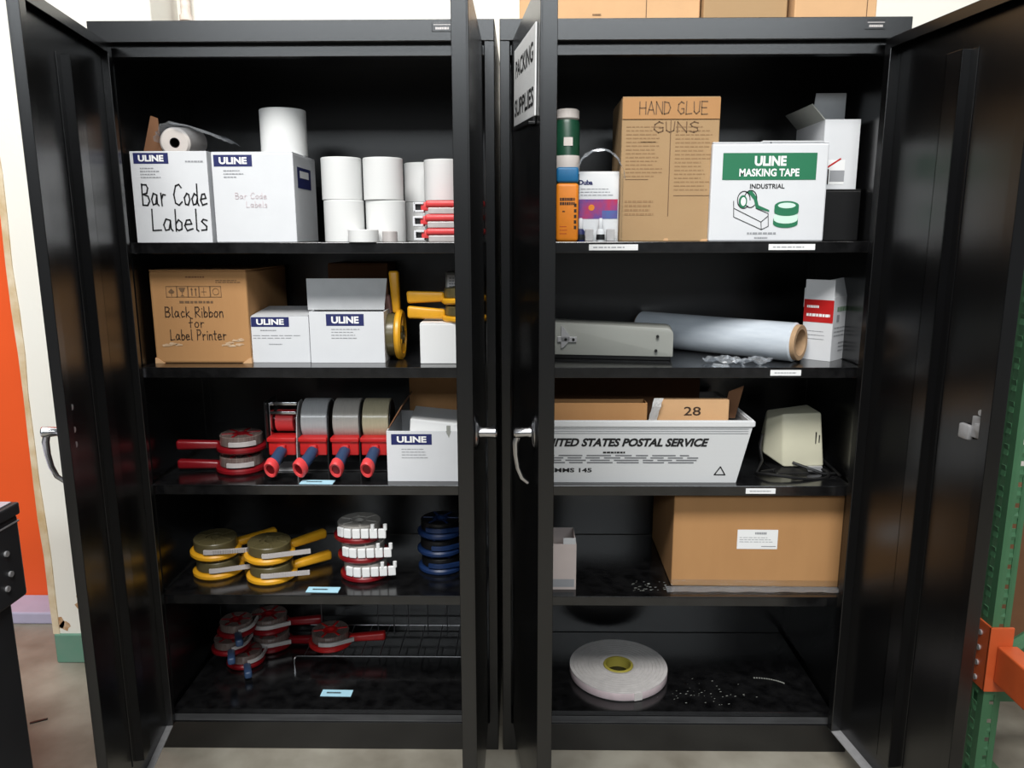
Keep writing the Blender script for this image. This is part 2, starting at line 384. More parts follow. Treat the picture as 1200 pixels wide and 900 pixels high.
# magnetic sign on the outside of the right cabinet's left door
sg = thing('door_sign', 'white PACKING SUPPLIES sign on the open door between the cabinets', 'sign', (0, 0, 0))
sg.matrix_world = T(.463-.430, 0, 0) @ RZ(math.radians(-83.0)) @ T(.087, 0, 1.742) @ RY(math.radians(4.0)) @ T(-.087, 0, -1.742)
b = MB(); b.box(.087, .415, -.004, -.0008, 1.588, 1.742, .001); b.build('plate', PAPER, sg)
b = MB(); M = FRONT(0, -.0044, 0); b.text('PACKING', .118, .39, 1.682, 1.716, M, .025); b.build('lettering', INK, sg); b = MB(); b.text('SUPPLIES', .105, .40, 1.606, 1.640, M, .025)
b.build('lettering', INK, sg)
b = MB(); b.box(.34, .41, -.014, -.001, 1.574, 1.579, .001); b.box(.09, .41, -.006, -.0008, 1.579, 1.5875, .0006); b.build('holder_lip', BPL, sg)

# ------------------------------------------------------------------ cartons
def logo(b, x0, x1, z0, z1, y, mi_bg, mi_fg, body='ULINE', bold=.045):
    b.rect(x0, x1, z0, z1, FRONT(0, y-.0004, 0), mi_bg)
    px = (x1-x0)*.14; pz = (z1-z0)*.2
    b.text(body, x0+px, x1-px*.95, z0+pz, z1-pz, FRONT(0, y-.0008, 0), bold, 0, mi_fg)
def shell(w, d, h, t=.003, M=I4):
    b = MB(); x = w/2
    b.box(-x, x, 0, t, 0, h, .0006, M=M); b.box(-x, x, d-t, d, 0, h, .0006, M=M); b.box(-x, -x+t, t, d-t, 0, h, .0006, M=M)
    b.box(x-t, x, t, d-t, 0, h, .0006, M=M); b.box(-x+t, x-t, t, d-t, 0, t, M=M); return b
def closed(w, d, h, bev=.003):
    b = MB(); b.box(-w/2, w/2, 0, d, 0, h-.003, bev)
    return b
def top_flaps(p, w, d, h, m, along='x'):
    for s in (0, 1):
        b = MB()
        if along == 'x': b.box(-w/2+.001, w/2-.001, .001+s*d/2, d/2-.001+s*d/2, h-.003, h, .001)
        else: b.box(-w/2+.001 if not s else .001, -.001 if not s else w/2-.001, .001, d-.001, h-.003, h, .001)
        b.build('flap', m, p)
def flap(p, w, l, pos, ang, m, axis='front', name='flap', t=.003, taper=.0):
    """flap hinged along x at pos, standing up, leaning back by ang (radians); axis side: hinged along y"""
    b = MB(); pl = [(-w/2, 0), (w/2, 0), (w/2-taper, l), (-w/2+taper, l)]
    b.prism(pl, -t/2, t/2, bev=.0006)
    M = T(*pos) @ (RX(PI/2-ang) if axis == 'front' else RZ(PI/2) @ RX(PI/2-ang))
    o = b.build(name, m, p); o.matrix_local = M; return o

# stroke handwriting: letters in a unit box, x-height .55
G = {
 'B': [[(0, 0), (.02, 1)], [(0, .98), (.35, .98), (.45, .8), (.35, .58), (.05, .52), (.42, .45), (.52, .22), (.35, .02), (0, 0)]],
 'a': [[(.4, .5), (.15, .55), (0, .3), (.08, .03), (.28, .08), (.4, .45), (.4, .1), (.5, 0)]],
 'r': [[(.05, .55), (.08, 0)], [(.08, .3), (.2, .52), (.38, .5)]],
 'C': [[(.6, .85), (.45, 1), (.2, .9), (.02, .5), (.1, .1), (.35, 0), (.6, .15)]],
 'o': [[(.2, .55), (.02, .35), (.08, .05), (.28, .02), (.42, .25), (.36, .5), (.2, .55)]],
 'd': [[(.4, .45), (.2, .55), (0, .3), (.08, .02), (.28, .06), (.4, .3)], [(.42, 1), (.4, .1), (.48, 0)]],
 'e': [[(.02, .28), (.4, .32), (.32, .53), (.12, .52), (0, .25), (.12, .02), (.45, .08)]],
 'L': [[(.05, 1), (.02, 0), (.5, .04)]],
 'b': [[(.05, 1), (.03, 0)], [(.03, .3), (.2, .52), (.38, .4), (.36, .1), (.18, 0), (.03, .08)]],
 'l': [[(.08, 1), (.06, .05), (.16, 0)]],
 's': [[(.36, .5), (.15, .55), (.05, .42), (.32, .22), (.3, .04), (.02, .02)]],
 'k': [[(.05, 1), (.03, 0)], [(.36, .55), (.06, .26), (.4, 0)]],
 'c': [[(.38, .48), (.18, .55), (.02, .3), (.12, .03), (.38, .08)]],
 'R': [[(0, 0), (.03, 1)], [(.0, .98), (.35, .98), (.45, .75), (.3, .52), (.03, .48), (.5, 0)]],
 'i': [[(.06, .55), (.06, 0)], [(.06, .78), (.09, .82)]],
 'n': [[(.04, .55), (.04, 0)], [(.04, .35), (.2, .54), (.34, .48), (.38, 0)]],
 'f': [[(.4, .95), (.2, .98), (.15, .6), (.14, 0)], [(0, .5), (.35, .52)]],
 'P': [[(0, 0), (.03, 1)], [(0, .98), (.36, .96), (.46, .74), (.3, .5), (.02, .46)]],
 't': [[(.18, .9), (.16, .05), (.3, 0)], [(0, .58), (.36, .6)]],
 'H': [[(0, 0), (0, 1)], [(.5, 0), (.5, 1)], [(0, .5), (.5, .5)]],
 'A': [[(0, 0), (.28, 1), (.55, 0)], [(.1, .36), (.45, .36)]],
 'N': [[(0, 0), (0, 1), (.5, 0), (.5, 1)]],
 'D': [[(0, 0), (0, 1), (.35, .9), (.5, .5), (.35, .1), (0, 0)]],
 'G': [[(.5, .85), (.28, 1), (.05, .75), (.02, .3), (.25, 0), (.5, .12), (.5, .45), (.3, .45)]],
 'U': [[(0, 1), (.03, .2), (.22, 0), (.44, .2), (.48, 1)]],
 'E': [[(.48, 1), (0, 1), (0, 0), (.5, 0)], [(0, .52), (.4, .52)]],
 'S': [[(.48, .88), (.25, 1), (.04, .8), (.12, .56), (.42, .42), (.46, .15), (.25, 0), (.02, .1)]],
}
def hand(b, body, x0, x1, z0, h, wd, M, mi=0):
    adv = 0; pl = []
    for ch in body:
        if ch == ' ': adv += .45; continue
        for st in G[ch]: pl.append([(adv+x, z+random.uniform(-.02, .02)) for x, z in st])
        adv += max(x for st in G[ch] for x, _ in st)+.16
    k = (x1-x0)/(adv-.16)
    for st in pl: b.stroke([(x0+x*k, z0+z*h) for x, z in st], wd, M, mi)

# ---- left cabinet, top shelf
Z = SHZ[3]
c = thing('label_box', 'open white carton hand-lettered Bar Code Labels in black marker', 'box', (-.787, .055, Z), group=None)
shell(.184, .30, .214).build('body', WHITE, c)
b = MB(); logo(b, -.084, .0, .185, .210, 0, 0, 1); b.build('printed_logo', [NAVY, WINK], c)
b = MB(); M = FRONT(0, -.0007, 0); b.bars(-.07, -.02, .15, .178, 4, M, ragged=.4, fill=.35); b.build('fine_print', GINK, c); b = MB(); b.bars(.04, .09, .186, .194, 1, M); b.build('fine_print', GINK, c)
b = MB(); hand(b, 'Bar Code', -.07, .085, .088, .050, .0035, FRONT(0, -.0009, 0)); hand(b, 'Labels', -.052, .082, .028, .050, .0035, FRONT(0, -.0009, 0)); b.build('handwriting', INK, c)
b = MB(); b.prism([(-.090, .20), (-.060, .303), (-.043, .297), (-.0385, .205)], -.060, -.057, FRONT()); b.build('flap', KRAFTD, c)
c = thing('label_box', 'plain-fronted white carton with a roll of labels standing on its lid', 'box', (-.587, .055, Z))
b = closed(.196, .20, .212, .002); b.build('body', WHITE, c); top_flaps(c, .196, .20, .212, WHITE)
b = MB(); logo(b, -.092, .0, .178, .205, 0, 0, 1)
b.quad([(.0984, .03, .13), (.0984, .15, .13), (.0984, .15, .18), (.0984, .03, .18)], 0); b.quad([(.0986, .05, .155), (.0986, .13, .155), (.0986, .13, .172), (.0986, .05, .172)], 1); b.build('printed_logo', [NAVY, WINK], c)
b = MB(); M = FRONT(0, -.0007, 0); b.bars(-.07, -.02, .15, .172, 3, M, ragged=.4, fill=.35); b.build('fine_print', GINK, c)
b = MB(); hand(b, 'Bar Code', -.045, .03, .103, .014, .0012, FRONT(0, -.0009, 0)); hand(b, 'Labels', -.02, .03, .083, .014, .0012, FRONT(0, -.0009, 0)); b.build('handwriting', RINK, c)

def roll(label, loc, r, h, core=.02, group=None, rot=(0, 0, 0), cut=True):
    t = thing('label_roll', label, 'label roll', loc, group=group, rot=rot)
    b = MB(); b.annulus(r, core+.003, 0, h, seg=56, bev=.0015)
    b.build('paper', LPAPER, t, smooth=SM)
    b = MB(); b.annulus(core+.003, core, .001, h-.001, seg=32, bev=.0004); b.build('core', CORE, t, smooth=SM)
    return t
GR = 'white label rolls on the top left shelf'
roll('white label roll standing on the lid of the plain white carton', (-.546, .185, Z+.2125), .057, .112, group=GR)
r0 = roll('white label roll at the bottom of the column beside the plain carton', (-.382, .10, Z), .0485, .1, group=GR)
dup(r0, (-.385, .102, Z+.1005), 'white label roll topmost of the column beside the plain carton')
dup(r0, (-.282, .115, Z), 'white label roll at the bottom of the second column, behind the flat roll')
dup(r0, (-.285, .112, Z+.1005), 'white label roll on top of the second column, nearest the red dispensers')
dup(r0, (-.205, .255, Z), 'lower white roll set back in the gap before the red dispensers')
dup(r0, (-.205, .255, Z+.1005), 'upper white roll set back in the gap before the red dispensers')
dup(r0, (-.142, .165, Z), 'lower white label roll directly behind the red dispensers')
dup(r0, (-.142, .165, Z+.1005), 'upper white label roll showing above the red dispensers')
t = thing('label_roll', 'thin flat white roll lying in front of the label columns', 'label roll', (-.303, .062, Z), group=GR)
b = MB(); b.annulus(.036, .014, 0, .03, M=T(-.020, 0, 0), bev=.001); b.build('paper', LPAPER, t, smooth=SM)
b = MB(); b.cyl(.0138, .0, .028, T(-.020, 0, 0)); b.build('core', CORE, t, smooth=SM)
t.location = (-.305, .029+.004, Z)
t.location = (-.305, .0, Z); t.location.y = .012+.03
b = MB(); b.annulus(.018, .008, 0, .026, bev=.001)
tag(b.build('tape_roll', SILV, loc=(-.262, .047, Z), smooth=SM), 'tiny grey-white roll beside the thin flat roll at the shelf edge', 'roll')
# roll in plastic poking out of the bar code carton
t = thing('label_roll', 'label roll in a clear bag poking out of the bar code carton', 'label roll', (-.788, .10, Z+.238), rot=(PI/2+.12, 0, .1), group=None)
b = MB(); b.annulus(.036, .012, -.15, 0, seg=48, bev=.005); b.build('paper', CREAM, t, smooth=SM)
b = MB(); b.annulus(.0119, .010, -.148, -.001, seg=24, bev=.0004); b.build('core', BPL, t, smooth=SM)
def crumple(nx, ny, f, amp, seed=0):
    rnd = random.Random(seed); b = MB(); t = bmesh.new(); g = []
    for i in range(nx):
        g.append([]);
        for j in range(ny):
            p = Vector(f(i/(nx-1), j/(ny-1))); g[-1].append(t.verts.new(p+Vector((rnd.uniform(-amp, amp), rnd.uniform(-amp, amp), rnd.uniform(-amp, amp)))))
    for i in range(nx-1):
        for j in range(ny-1): t.faces.new((g[i][j], g[i+1][j], g[i+1][j+1], g[i][j+1]))
    bmesh.ops.solidify(t, geom=t.faces[:], thickness=.0006)
    return b.merge(t)
def f(u, v):
    a = .1+u*2.3; rr = .044+.006*u
    return (rr*math.cos(PI-a)+max(0, u-.55)**1.3*.20, v*.16-.008, rr*math.sin(a)-max(0, u-.6)*.06+.002)
tag(crumple(18, 8, f, .004, 3).build('plastic_bag', BAG, loc=(-.785, .09, Z+.235)), 'crumpled clear plastic bag around the roll in the bar code carton', 'bag')

# flat red dispensers beside the rolls
def flat_dispenser(loc, label):
    t = thing('flat_dispenser', label, 'tape dispenser', loc, group='red dispensers on the top left shelf')
    b = MB(); b.box(.012, .155, 0, .05, .016, .032, .006, seg=3); b.box(.0, .03, .006, .046, .008, .028, .004); b.build('body', PINK, t, smooth=SM)
    b = MB(); b.box(.018, .15, .004, .048, .0, .0155, .002); b.build('tape_tray', SILV, t)
    b = MB(); b.box(-.016, .008, .002, .045, .004, .009, .001); b.box(-.016, .008, .002, .045, .023, .028, .001); b.box(-.017, -.012, .002, .045, .004, .028, .001); b.build('cutter_frame', WHITE, t)
    b = MB(); b.box(-.011, .004, .008, .040, .0095, .0225, .001); b.build('cutter_block', BPL, t)
    return t
d0 = flat_dispenser((-.188, .052, Z+.0005), 'red tape dispenser at the bottom of the stack by the white rolls')
dup(d0, (-.190, .052, Z+.0335), 'red tape dispenser in the middle of the stack by the white rolls')
dup(d0, (-.188, .053, Z+.0665), 'red tape dispenser topmost of the stack by the white rolls', rz=.03)

# ---- left cabinet, second shelf
Z = SHZ[2]
c = thing('ribbon_carton', 'worn brown carton hand-lettered Black Ribbon for Label Printer', 'box', (-.757, .095, Z), rz=.0)
b = closed(.245, .33, .236, .005); b.build('body', KRAFT, c); top_flaps(c, .245, .33, .236, KRAFT, 'x')
b = MB(); M = FRONT(0, -.0007, 0)
for i in range(5):
    x0 = -.082+i*.028; x1 = x0+.028; z0, z1 = .168, .196
    for (a, e, cc, dd) in ((x0, x1, z0, z0+.0015), (x0, x1, z1-.0015, z1), (x0, x0+.0015, z0, z1), (x1-.0015, x1, z0, z1)): b.rect(a, e, cc, dd, M)
M2 = FRONT(0, -.0008, 0)
b.quad([(-.076, .182, 0), (-.068, .190, 0), (-.060, .182, 0), (-.064, .178, 0), (-.072, .178, 0)], 0, M2); b.rect(-.069, -.067, .171, .179, M2)      # umbrella
b.quad([(-.050, .192, 0), (-.032, .192, 0), (-.037, .182, 0), (-.040, .181, 0), (-.040, .174, 0), (-.036, .171, 0), (-.046, .171, 0), (-.042, .174, 0), (-.042, .181, 0), (-.045, .182, 0)], 0, M2)   # glass
for x in (-.018, -.008): b.rect(x, x+.003, .172, .188, M2); b.quad([(x-.002, .187, 0), (x+.0015, .192, 0), (x+.005, .187, 0)], 0, M2)              # arrows
b.rect(.013, .0145, .172, .192, M2); b.rect(.007, .021, .181, .1825, M2)
b.stroke([(.044+.008*math.cos(i*PI/8), .182+.008*math.sin(i*PI/8)) for i in range(17)], .0012, M2)
b.bars(-.05, .035, .152, .160, 1, M, ragged=0, fill=.7)
b.build('printed_symbols', [BINK, KRAFTD], c); b = MB()
b.bars(.045, .11, .203, .212, 2, M); b.bars(-.03, .03, .215, .222, 1, M, mi=1)
b.build('fine_print', [BINK, KRAFTD], c)
b = MB(); M = FRONT(0, -.0009, 0)
hand(b, 'Black Ribbon', -.088, .058, .118, .026, .0024, M); hand(b, 'for', -.03, .008, .092, .024, .0022, M); hand(b, 'Label Printer', -.08, .062, .060, .026, .0024, M); b.build('handwriting', DINK, c)
rq = random.Random(6); SCUFF = mat('whitish_scuff', (206, 180, 150), .7, var=.6, scale=120, dark=(180, 140, 98))
for grp in (-1, 1):
  b = MB()
  for cx, cz in ((-.075, .050), (-.06, .047), (-.09, .046), (.07, .052), (.085, .058), (.095, .048), (.078, .044), (.06, .047), (.1, .06)):
    if cx*grp > 0: b.quad([(cx+rq.uniform(.007, .016)*math.cos(k*PI/4), -.0011, cz+rq.uniform(.001, .005)*math.sin(k*PI/4)) for k in range(8)])
  b.build('scuff', SCUFF, c)
for s in (-1, 1): b = MB(); b.hull([(s*.1, -.002, 0), (s*.124, -.002, 0), (s*.124, .02, 0), (s*.1, .02, 0)], [(s*.116, -.0015, .012), (s*.1235, -.0015, .014), (s*.1235, .006, .014), (s*.116, .006, .012)]); b.build('crushed_corner', KRAFT3, c)

c = thing('uline_carton', 'small white carton with its lid ajar beside the brown ribbon carton', 'box', (-.560, .105, Z))
shell(.148, .15, .118).build('body', WHITE, c)
b = MB(); logo(b, -.073, .024, .092, .117, 0, 0, 1, bold=.04); b.build('printed_logo', [NAVY, WINK], c)
b = MB(); M = FRONT(0, -.0007, 0); b.bars(-.05, -.01, .080, .086, 1, M); b.bars(-.07, .06, .060, .073, 2, M, fill=.25); b.bars(-.03, .01, .045, .050, 1, M); b.build('fine_print', GINK, c)
b = MB(); b.hull([(-.072, .002, .1185), (.072, .002, .1185), (.072, .145, .130), (-.072, .145, .130)], [(-.072, .002, .1205), (.072, .002, .1205), (.072, .145, .132), (-.072, .145, .132)]); b.build('flap', WHITEIN, c)
c = thing('uline_carton', 'white carton with its lid flap standing open, centre of the second shelf', 'box', (-.388, .10, Z))
shell(.190, .15, .131).build('body', WHITE, c)
b = MB(); logo(b, -.052, .044, .095, .125, 0, 0, 1, bold=.04); b.build('printed_logo', [NAVY, WINK], c)
b = MB(); M = FRONT(0, -.0007, 0); b.bars(-.04, .035, .06, .09, 4, M, fill=.25); b.build('fine_print', GINK, c)
flap(c, .198, .082, (-.010, .045, .131), .25, WHITEIN, taper=-.006)
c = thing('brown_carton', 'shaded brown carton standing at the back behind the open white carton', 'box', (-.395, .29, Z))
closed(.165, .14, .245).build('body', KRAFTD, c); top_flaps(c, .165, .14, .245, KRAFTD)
c = thing('plain_box', 'plain white box under the two yellow dispenser handles', 'box', (-.13, .085, Z))
closed(.142, .15, .104, .002).build('body', PAPER, c); top_flaps(c, .142, .15, .104, PAPER)
c = thing('small_carton', 'small grey carton with a printed label behind the yellow handles', 'box', (-.105, .25, Z))
closed(.09, .08, .225, .002).build('body', GREYM, c)
b = MB(); b.rect(-.04, .04, .17, .215, FRONT(0, -.0006, 0)); b.bars(-.035, .03, .18, .21, 4, FRONT(0, -.0009, 0), mi=1); b.build('paper_label', [PAPER, GINK], c)

# hand tape dispensers: ring frame, tape roll, cutter plate, handle
def arcpath(a0, a1, ext, r=.0625, step=.006):
    """points on the rim from angle a0 to a1, then straight on by ext"""
    P = []; n = max(2, int(r*abs(a1-a0)/step))
    for k in range(n+1):
        a = a0+(a1-a0)*k/n; P.append((r*math.cos(a), r*math.sin(a), a+PI/2))
    x, y, t_ = P[-1]
    for k in range(1, int(ext/step)+1): P.append((x+math.cos(t_)*step*k, y+math.sin(t_)*step*k, t_))
    return P
def dispenser(label, loc, rot, frame, tape, plate, group, s=1.0, grip=None, teeth=0, arc=(-1.9, -1.1, .05), hub=None, hl=1.0, hz=1.0):
    t = thing('hand_dispenser', label, 'tape dispenser', loc, group=group, rot=rot); t.scale = (s, s, s)
    b = MB(); b.annulus(.066, .050, 0, .017, seg=48, bev=.005)
    for k in range(5):
        a = k*2*PI/5+.3; b.box(.020, .054, -.006, .006, .001, .010, .002, M=RZ(a))
    b.build('frame', frame, t, smooth=SM)
    b = MB(); b.annulus(.024, .012, .0, .044, seg=28, bev=.002)
    for k in range(6):
        b.box(.020, .050, -.0035, .0035, .0448, .047, .0008, M=RZ(k*PI/3+.2))
    b.build('hub', hub or frame, t, smooth=SM)
    b = MB(); b.annulus(.056, .0245, .0175, .045, seg=48, bev=.002); b.build('tape_roll', tape, t, smooth=SM)
    b = MB(); h0 = .056; h1 = .056+.110*hl
    b.hull([(h0, -.012, .006), (h0, .012, .006), (h0, .012, .006+.020*hz), (h0, -.012, .006+.020*hz)], [(h1, -.0125, .008), (h1, .0125, .008), (h1, .0125, .008+.026*hz), (h1, -.0125, .008+.026*hz)], bev=.007)
    b.build('handle', grip or frame, t, smooth=SM)
    b = MB(); P = arcpath(*arc)
    if teeth:
        P = arcpath(*arc, step=.002); q = len(P)//teeth
        for k in range(teeth):
            x, y, t_ = P[k*q+q//2]; b.box(-.0098, .0098, -.004, .004, .018, .043, .002, M=T(x, y, 0) @ RZ(t_))
    else:
        for x, y, t_ in P: b.box(-.0042, .0042, -.003, .003, .022, .034, .0004, M=T(x, y, 0) @ RZ(t_))
    b.build('cutter_plate', plate, t)
    if teeth:
        for k in (.72, .95):
            x, y, t_ = P[int(k*(len(P)-1))]; b = MB(); b.cyl(.005, .040, .055, T(x, y, 0), 14); b.build('peg', plate, t, smooth=SM)
    return t
GY = 'yellow hand tape dispensers'
dispenser('yellow tape dispenser standing on its edge, handle up, by the open white carton', (-.254, .165, Z+.0645), (0, -PI/2, 0), YEL, OLIVE, SILV, GY, hub=OLIVE, arc=(1.2, 1.9, 0))
y0 = dispenser('lower of two yellow dispenser handles resting on the plain white box', (-.090, .13, Z+.1045), (0, 0, PI+.03), YEL, OLIVE, SILV, GY, s=.88, hub=OLIVE, hz=1.4)
dup(y0, (-.091, .135, Z+.1045+.047), 'upper of two yellow dispenser handles above the plain white box', rot=(0, .07, PI-.03))
dispenser('dark tape dispenser with a pinkish handle standing beside the open white carton', (-.272, .20, Z+.062), (0, -PI/2-.12, 0), BPL, BPL, BPL, None, s=.92, grip=mat('pinkish_grip', (176, 128, 118), .5, var=.2), hl=.55)

# ---- left cabinet, third shelf
Z = SHZ[1]
GRD = 'red hand tape dispensers on the third left shelf'
d = dispenser('lower red tape dispenser at the left end, handle to the left', (-.705, .165, Z), (0, 0, PI+.12), DRED, DCTAPE, SILV, GRD, s=1.0, arc=(PI-1.9, PI-.9, .0))
dup(d, (-.702, .168, Z+.056), 'upper red tape dispenser at the left end, handle to the left', rot=(0, 0, PI+.2))
def tape_gun(label, loc, tape, rz=0):
    t = thing('tape_gun', label, 'tape gun', loc, rz, 'red upright tape guns on the third left shelf')
    b = MB(); b.box(-.036, .036, .0, .045, .050, .094, .004, seg=3); b.box(-.038, .038, -.006, .05, .088, .1, .003); b.box(-.012, .012, -.012, .012, .048, .082, .004)
    b.build('body', RED, t, smooth=SM)
    b = MB(); b.prism([(.0, .0), (.11, .0), (.115, .05), (.10, .16), (.07, .188), (.04, .186), (.015, .15), (.004, .08)], -.0015, .0015, T(.0385, 0, 0) @ RZ(PI/2) @ RX(PI/2), bev=.0006)
    b.box(-.03, .037, .02, .10, .0, .004, .001)
    b.build('side_plate', STEEL if not tape else BPL, t)
    p = [Vector((.0, -.004, .066)), Vector((-.003, -.035, .055)), Vector((-.006-.008*(loc[0] > -.5 and loc[0] < -.45), -.068, .041))]
    b = MB(); b.tube(p, [.0145, .0150, .0165], 16); b.build('grip', BGRIP, t, smooth=SM)
    b = MB(); M = T(*p[2]) @ (p[2]-p[1]).to_track_quat('Z', 'Y').to_matrix().to_4x4()
    b.lathe([(.0, .004), (.0115, .004), (.0125, .015), (.017, .017), (.0200, .013), (.020, -.004), (.0165, -.006)], M @ Matrix.Diagonal((.85, 1.3, 1, 1)), 24); b.build('butt_ring', PINK, t, smooth=SM)
    MB().lathe([(0, .012), (.0118, .012), (.0118, .0045), (0, .0045)], M @ Matrix.Diagonal((.85, 1.3, 1, 1)), 20).build('butt_plug', DRED, t, smooth=SM)
    if tape:
        b = MB(); b.annulus(.056, .039, -.035, .035, M=T(0, .07, .135) @ RY(PI/2), seg=48, bev=.002); b.build('tape_roll', tape, t, smooth=SM)
        b = MB(); b.annulus(.0385, .034, -.035, .035, M=T(0, .07, .135) @ RY(PI/2), seg=32); b.build('core', CORE, t, smooth=SM)
    else:
        b = MB(); b.box(-.034, .036, .03, .036, .180, .188, .001); b.box(-.034, .036, .02, .028, .158, .165, .001); b.box(-.036, -.033, .02, .09, .10, .188, .001)
        b.cyl(.008, -.034, .036, T(0, .07, .135) @ RY(PI/2), 16); b.build('wire_frame', CHROME, t, smooth=SM)
        b = MB(); b.annulus(.030, .010, -.026, .022, M=T(-.002, .068, .130) @ RY(PI/2), seg=32); b.build('tape_hub', PINK, t, smooth=SM)
        b = MB(); b.box(-.042, -.038, .0, .1, .07, .195, .003); b.build('guard', BPL, t)
    return t
tape_gun('empty red tape gun showing its steel frame, leftmost of the row', (-.580, .125, Z), None)
for lb, x, tp in (('red tape gun loaded with silver tape, next to the empty one', -.497, STAPE), ('red tape gun loaded with clear tape, third in the row', -.412, CTAPE), ('red tape gun loaded with yellowish tape, beside the white carton', -.333, CTAPE2)):
    tape_gun(lb, (x, .125, Z), tp)
c = thing('uline_carton', 'open white carton with a brown flap and papers, right of the tape guns', 'box', (-.192, .062, Z))
b = shell(.196, .24, .134); b.build('body', WHITE, c)
b = MB(); logo(b, -.086, .018, .098, .126, 0, 0, 1, bold=.04); b.build('printed_logo', [NAVY, WINK], c)
b = MB(); M = FRONT(0, -.0007, 0); b.bars(-.06, .01, .06, .09, 4, M, fill=.25); b.build('fine_print', GINK, c)
b = MB(); b.quad([(.054, -.0006, .134), (.068, -.0006, .134), (.062, -.0006, .116)]); b.box(.056, .066, -.0004, .004, .125, .148, .001); b.build('tab', GREYM, c)
flap(c, .165, .10, (.012, .235, .134), -.02, KRAFT, name='flap')
flap(c, .19, .07, (-.097, .12, .134), -.55, KRAFTD, 'side', name='flap')
b = MB(); b.hull([(-.05, .05, .05), (.09, .05, .05), (.09, .2, .05), (-.05, .2, .05)], [(-.045, .06, .152), (.09, .06, .138), (.09, .2, .142), (-.05, .2, .156)], bev=.004)
o = b.build('paper_bundle', PAPER, loc=(-.192, .062, Z)); tag(o, 'bundle of white papers inside the open carton right of the tape guns', 'papers')

# ---- left cabinet, fourth shelf
Z = SHZ[0]
y1 = dispenser('lower yellow tape dispenser of the leftmost stack', (-.795, .175, Z), (0, 0, .75), YEL, OLIVE, SILV, GY, s=1.03, arc=(-2.25, -1.95, .098), hub=OLIVE)
dup(y1, (-.800, .178, Z+.056), 'upper yellow tape dispenser of the leftmost stack', rot=(.05, 0, .62))
y2 = dup(y1, (-.635, .145, Z), 'lower yellow tape dispenser of the stack with handles pointing right', rot=(0, 0, .62))
dup(y1, (-.640, .15, Z+.057), 'upper yellow tape dispenser of the stack with handles pointing right', rot=(.04, 0, .75))
GT = 'red-rimmed dispensers with white toothed plates'
t0 = dispenser('bottom red-rimmed dispenser of the stack with white toothed plates', (-.378, .165, Z), (0, 0, 1.75), DRED, CTAPE, PAPER, GT, s=1.05, teeth=6, hub=CTAPE, arc=(-4.0, -3.15, .085), hl=.3)
dup(t0, (-.383, .165, Z+.055), 'middle red-rimmed dispenser of the stack with white toothed plates', rot=(0, 0, 1.68))
dup(t0, (-.392, .167, Z+.110), 'topmost red-rimmed dispenser of the stack with white toothed plates', rot=(0, 0, 1.62))
GB = 'dark blue tape dispensers'
b0 = dispenser('dark blue tape dispenser at the bottom of the stack', (-.172, .21, Z), (0, 0, .9), BLUEP, BPL, BLUEP, GB, s=.98, arc=(-2.9, -2.0, .04))
dup(b0, (-.174, .21, Z+.052), 'dark blue tape dispenser in the middle of the stack', rot=(0, 0, 1.1))
dup(b0, (-.172, .208, Z+.104), 'dark blue tape dispenser on top of the stack', rot=(0, 0, .8))

# ---- left cabinet, bottom shelf
Z = PANZ
GL = 'dark red dispensers on the left cabinet floor'
l0 = dispenser('bottom dispenser of the dark red stack, blue grip pointing forward', (-.775, .27, Z), (0, 0, -1.17), DRED, DCTAPE, SILV, GL, grip=BGRIP, s=.85, arc=(.1, 1.2, .04), hl=.75)
dup(l0, (-.815, .265, Z+.047), 'middle dispenser of the dark red stack, blue grip pointing forward', rot=(0, 0, -1.2))
dup(l0, (-.80, .28, Z+.094), 'top dispenser of the dark red stack, blue grip pointing forward', rot=(0, 0, -1.15))
r1 = dispenser('lower dark red dispenser behind the blue-gripped stack, handle to the right', (-.73, .37, Z), (0, 0, -.05), DRED, DCTAPE, SILV, GL, s=1.0)
dup(r1, (-.735, .375, Z+.056), 'upper dark red dispenser behind the blue-gripped stack, handle to the right', rot=(0, 0, .05))
t = thing('wire_rack', 'low chrome wire rack on the left cabinet floor', 'rack', (-.36, .235, Z))
b = MB(); x0, x1 = -.258, .25
b.tube([(x0, 0, 0), (x0, 0, .030), (x0+.004, 0, .036), (x0+.010, 0, .038), (x1, 0, .038), (x1, 0, 0)], .003, 8); b.tube([(x0, .185, 0), (x0, .185, .038), (x1, .185, .038), (x1, .185, 0)], .003, 8); b.build('frame', CHROME, t, smooth=SM)
for k in range(9):
    b = MB(); x = x0+.03+k*.056; b.tube([(x, 0, .038), (x, .185, .038)], .0016, 6); b.build('cross_wire', WIRE, t, smooth=SM)
for x in (-.205, -.03, .02, .065, .125, .185):
    b = MB(); b.tube([(x, .125, .038), (x, .125, .19)], .0017, 6); b.build('divider_wire', WIRE, t, smooth=SM)
dispenser('red tape dispenser lying on the chrome wire rack', (-.525, .305, Z+.0412), (0, 0, .06), RED, DCTAPE, SILV, GL, s=1.0)

# ---- pale blue shelf labels of the left cabinet
def blue_label(x, y, z, label, rz=-.02):
    t = thing('shelf_label', label, 'label', (x, y, z), rz, 'pale blue shelf labels')
    b = MB(); b.prism([(-.043, -.015), (.043, -.015), (.043, .015), (-.043, .015)], .0002, .0016); b.build('card', LBLUE, t)
    b = MB(); b.bars(-.028, .012, -.004, .004, 1, T(0, 0, .0021), ragged=0, fill=.8); b.build('printing', INK, t)
blue_label(-.470, .052, SHZ[1], 'pale blue label on the shelf edge below the tape guns')
blue_label(-.472, .060, SHZ[0], 'pale blue label on the shelf edge before the yellow dispensers')
blue_label(-.462, .106, PANZ, 'pale blue label on the cabinet floor before the wire rack')

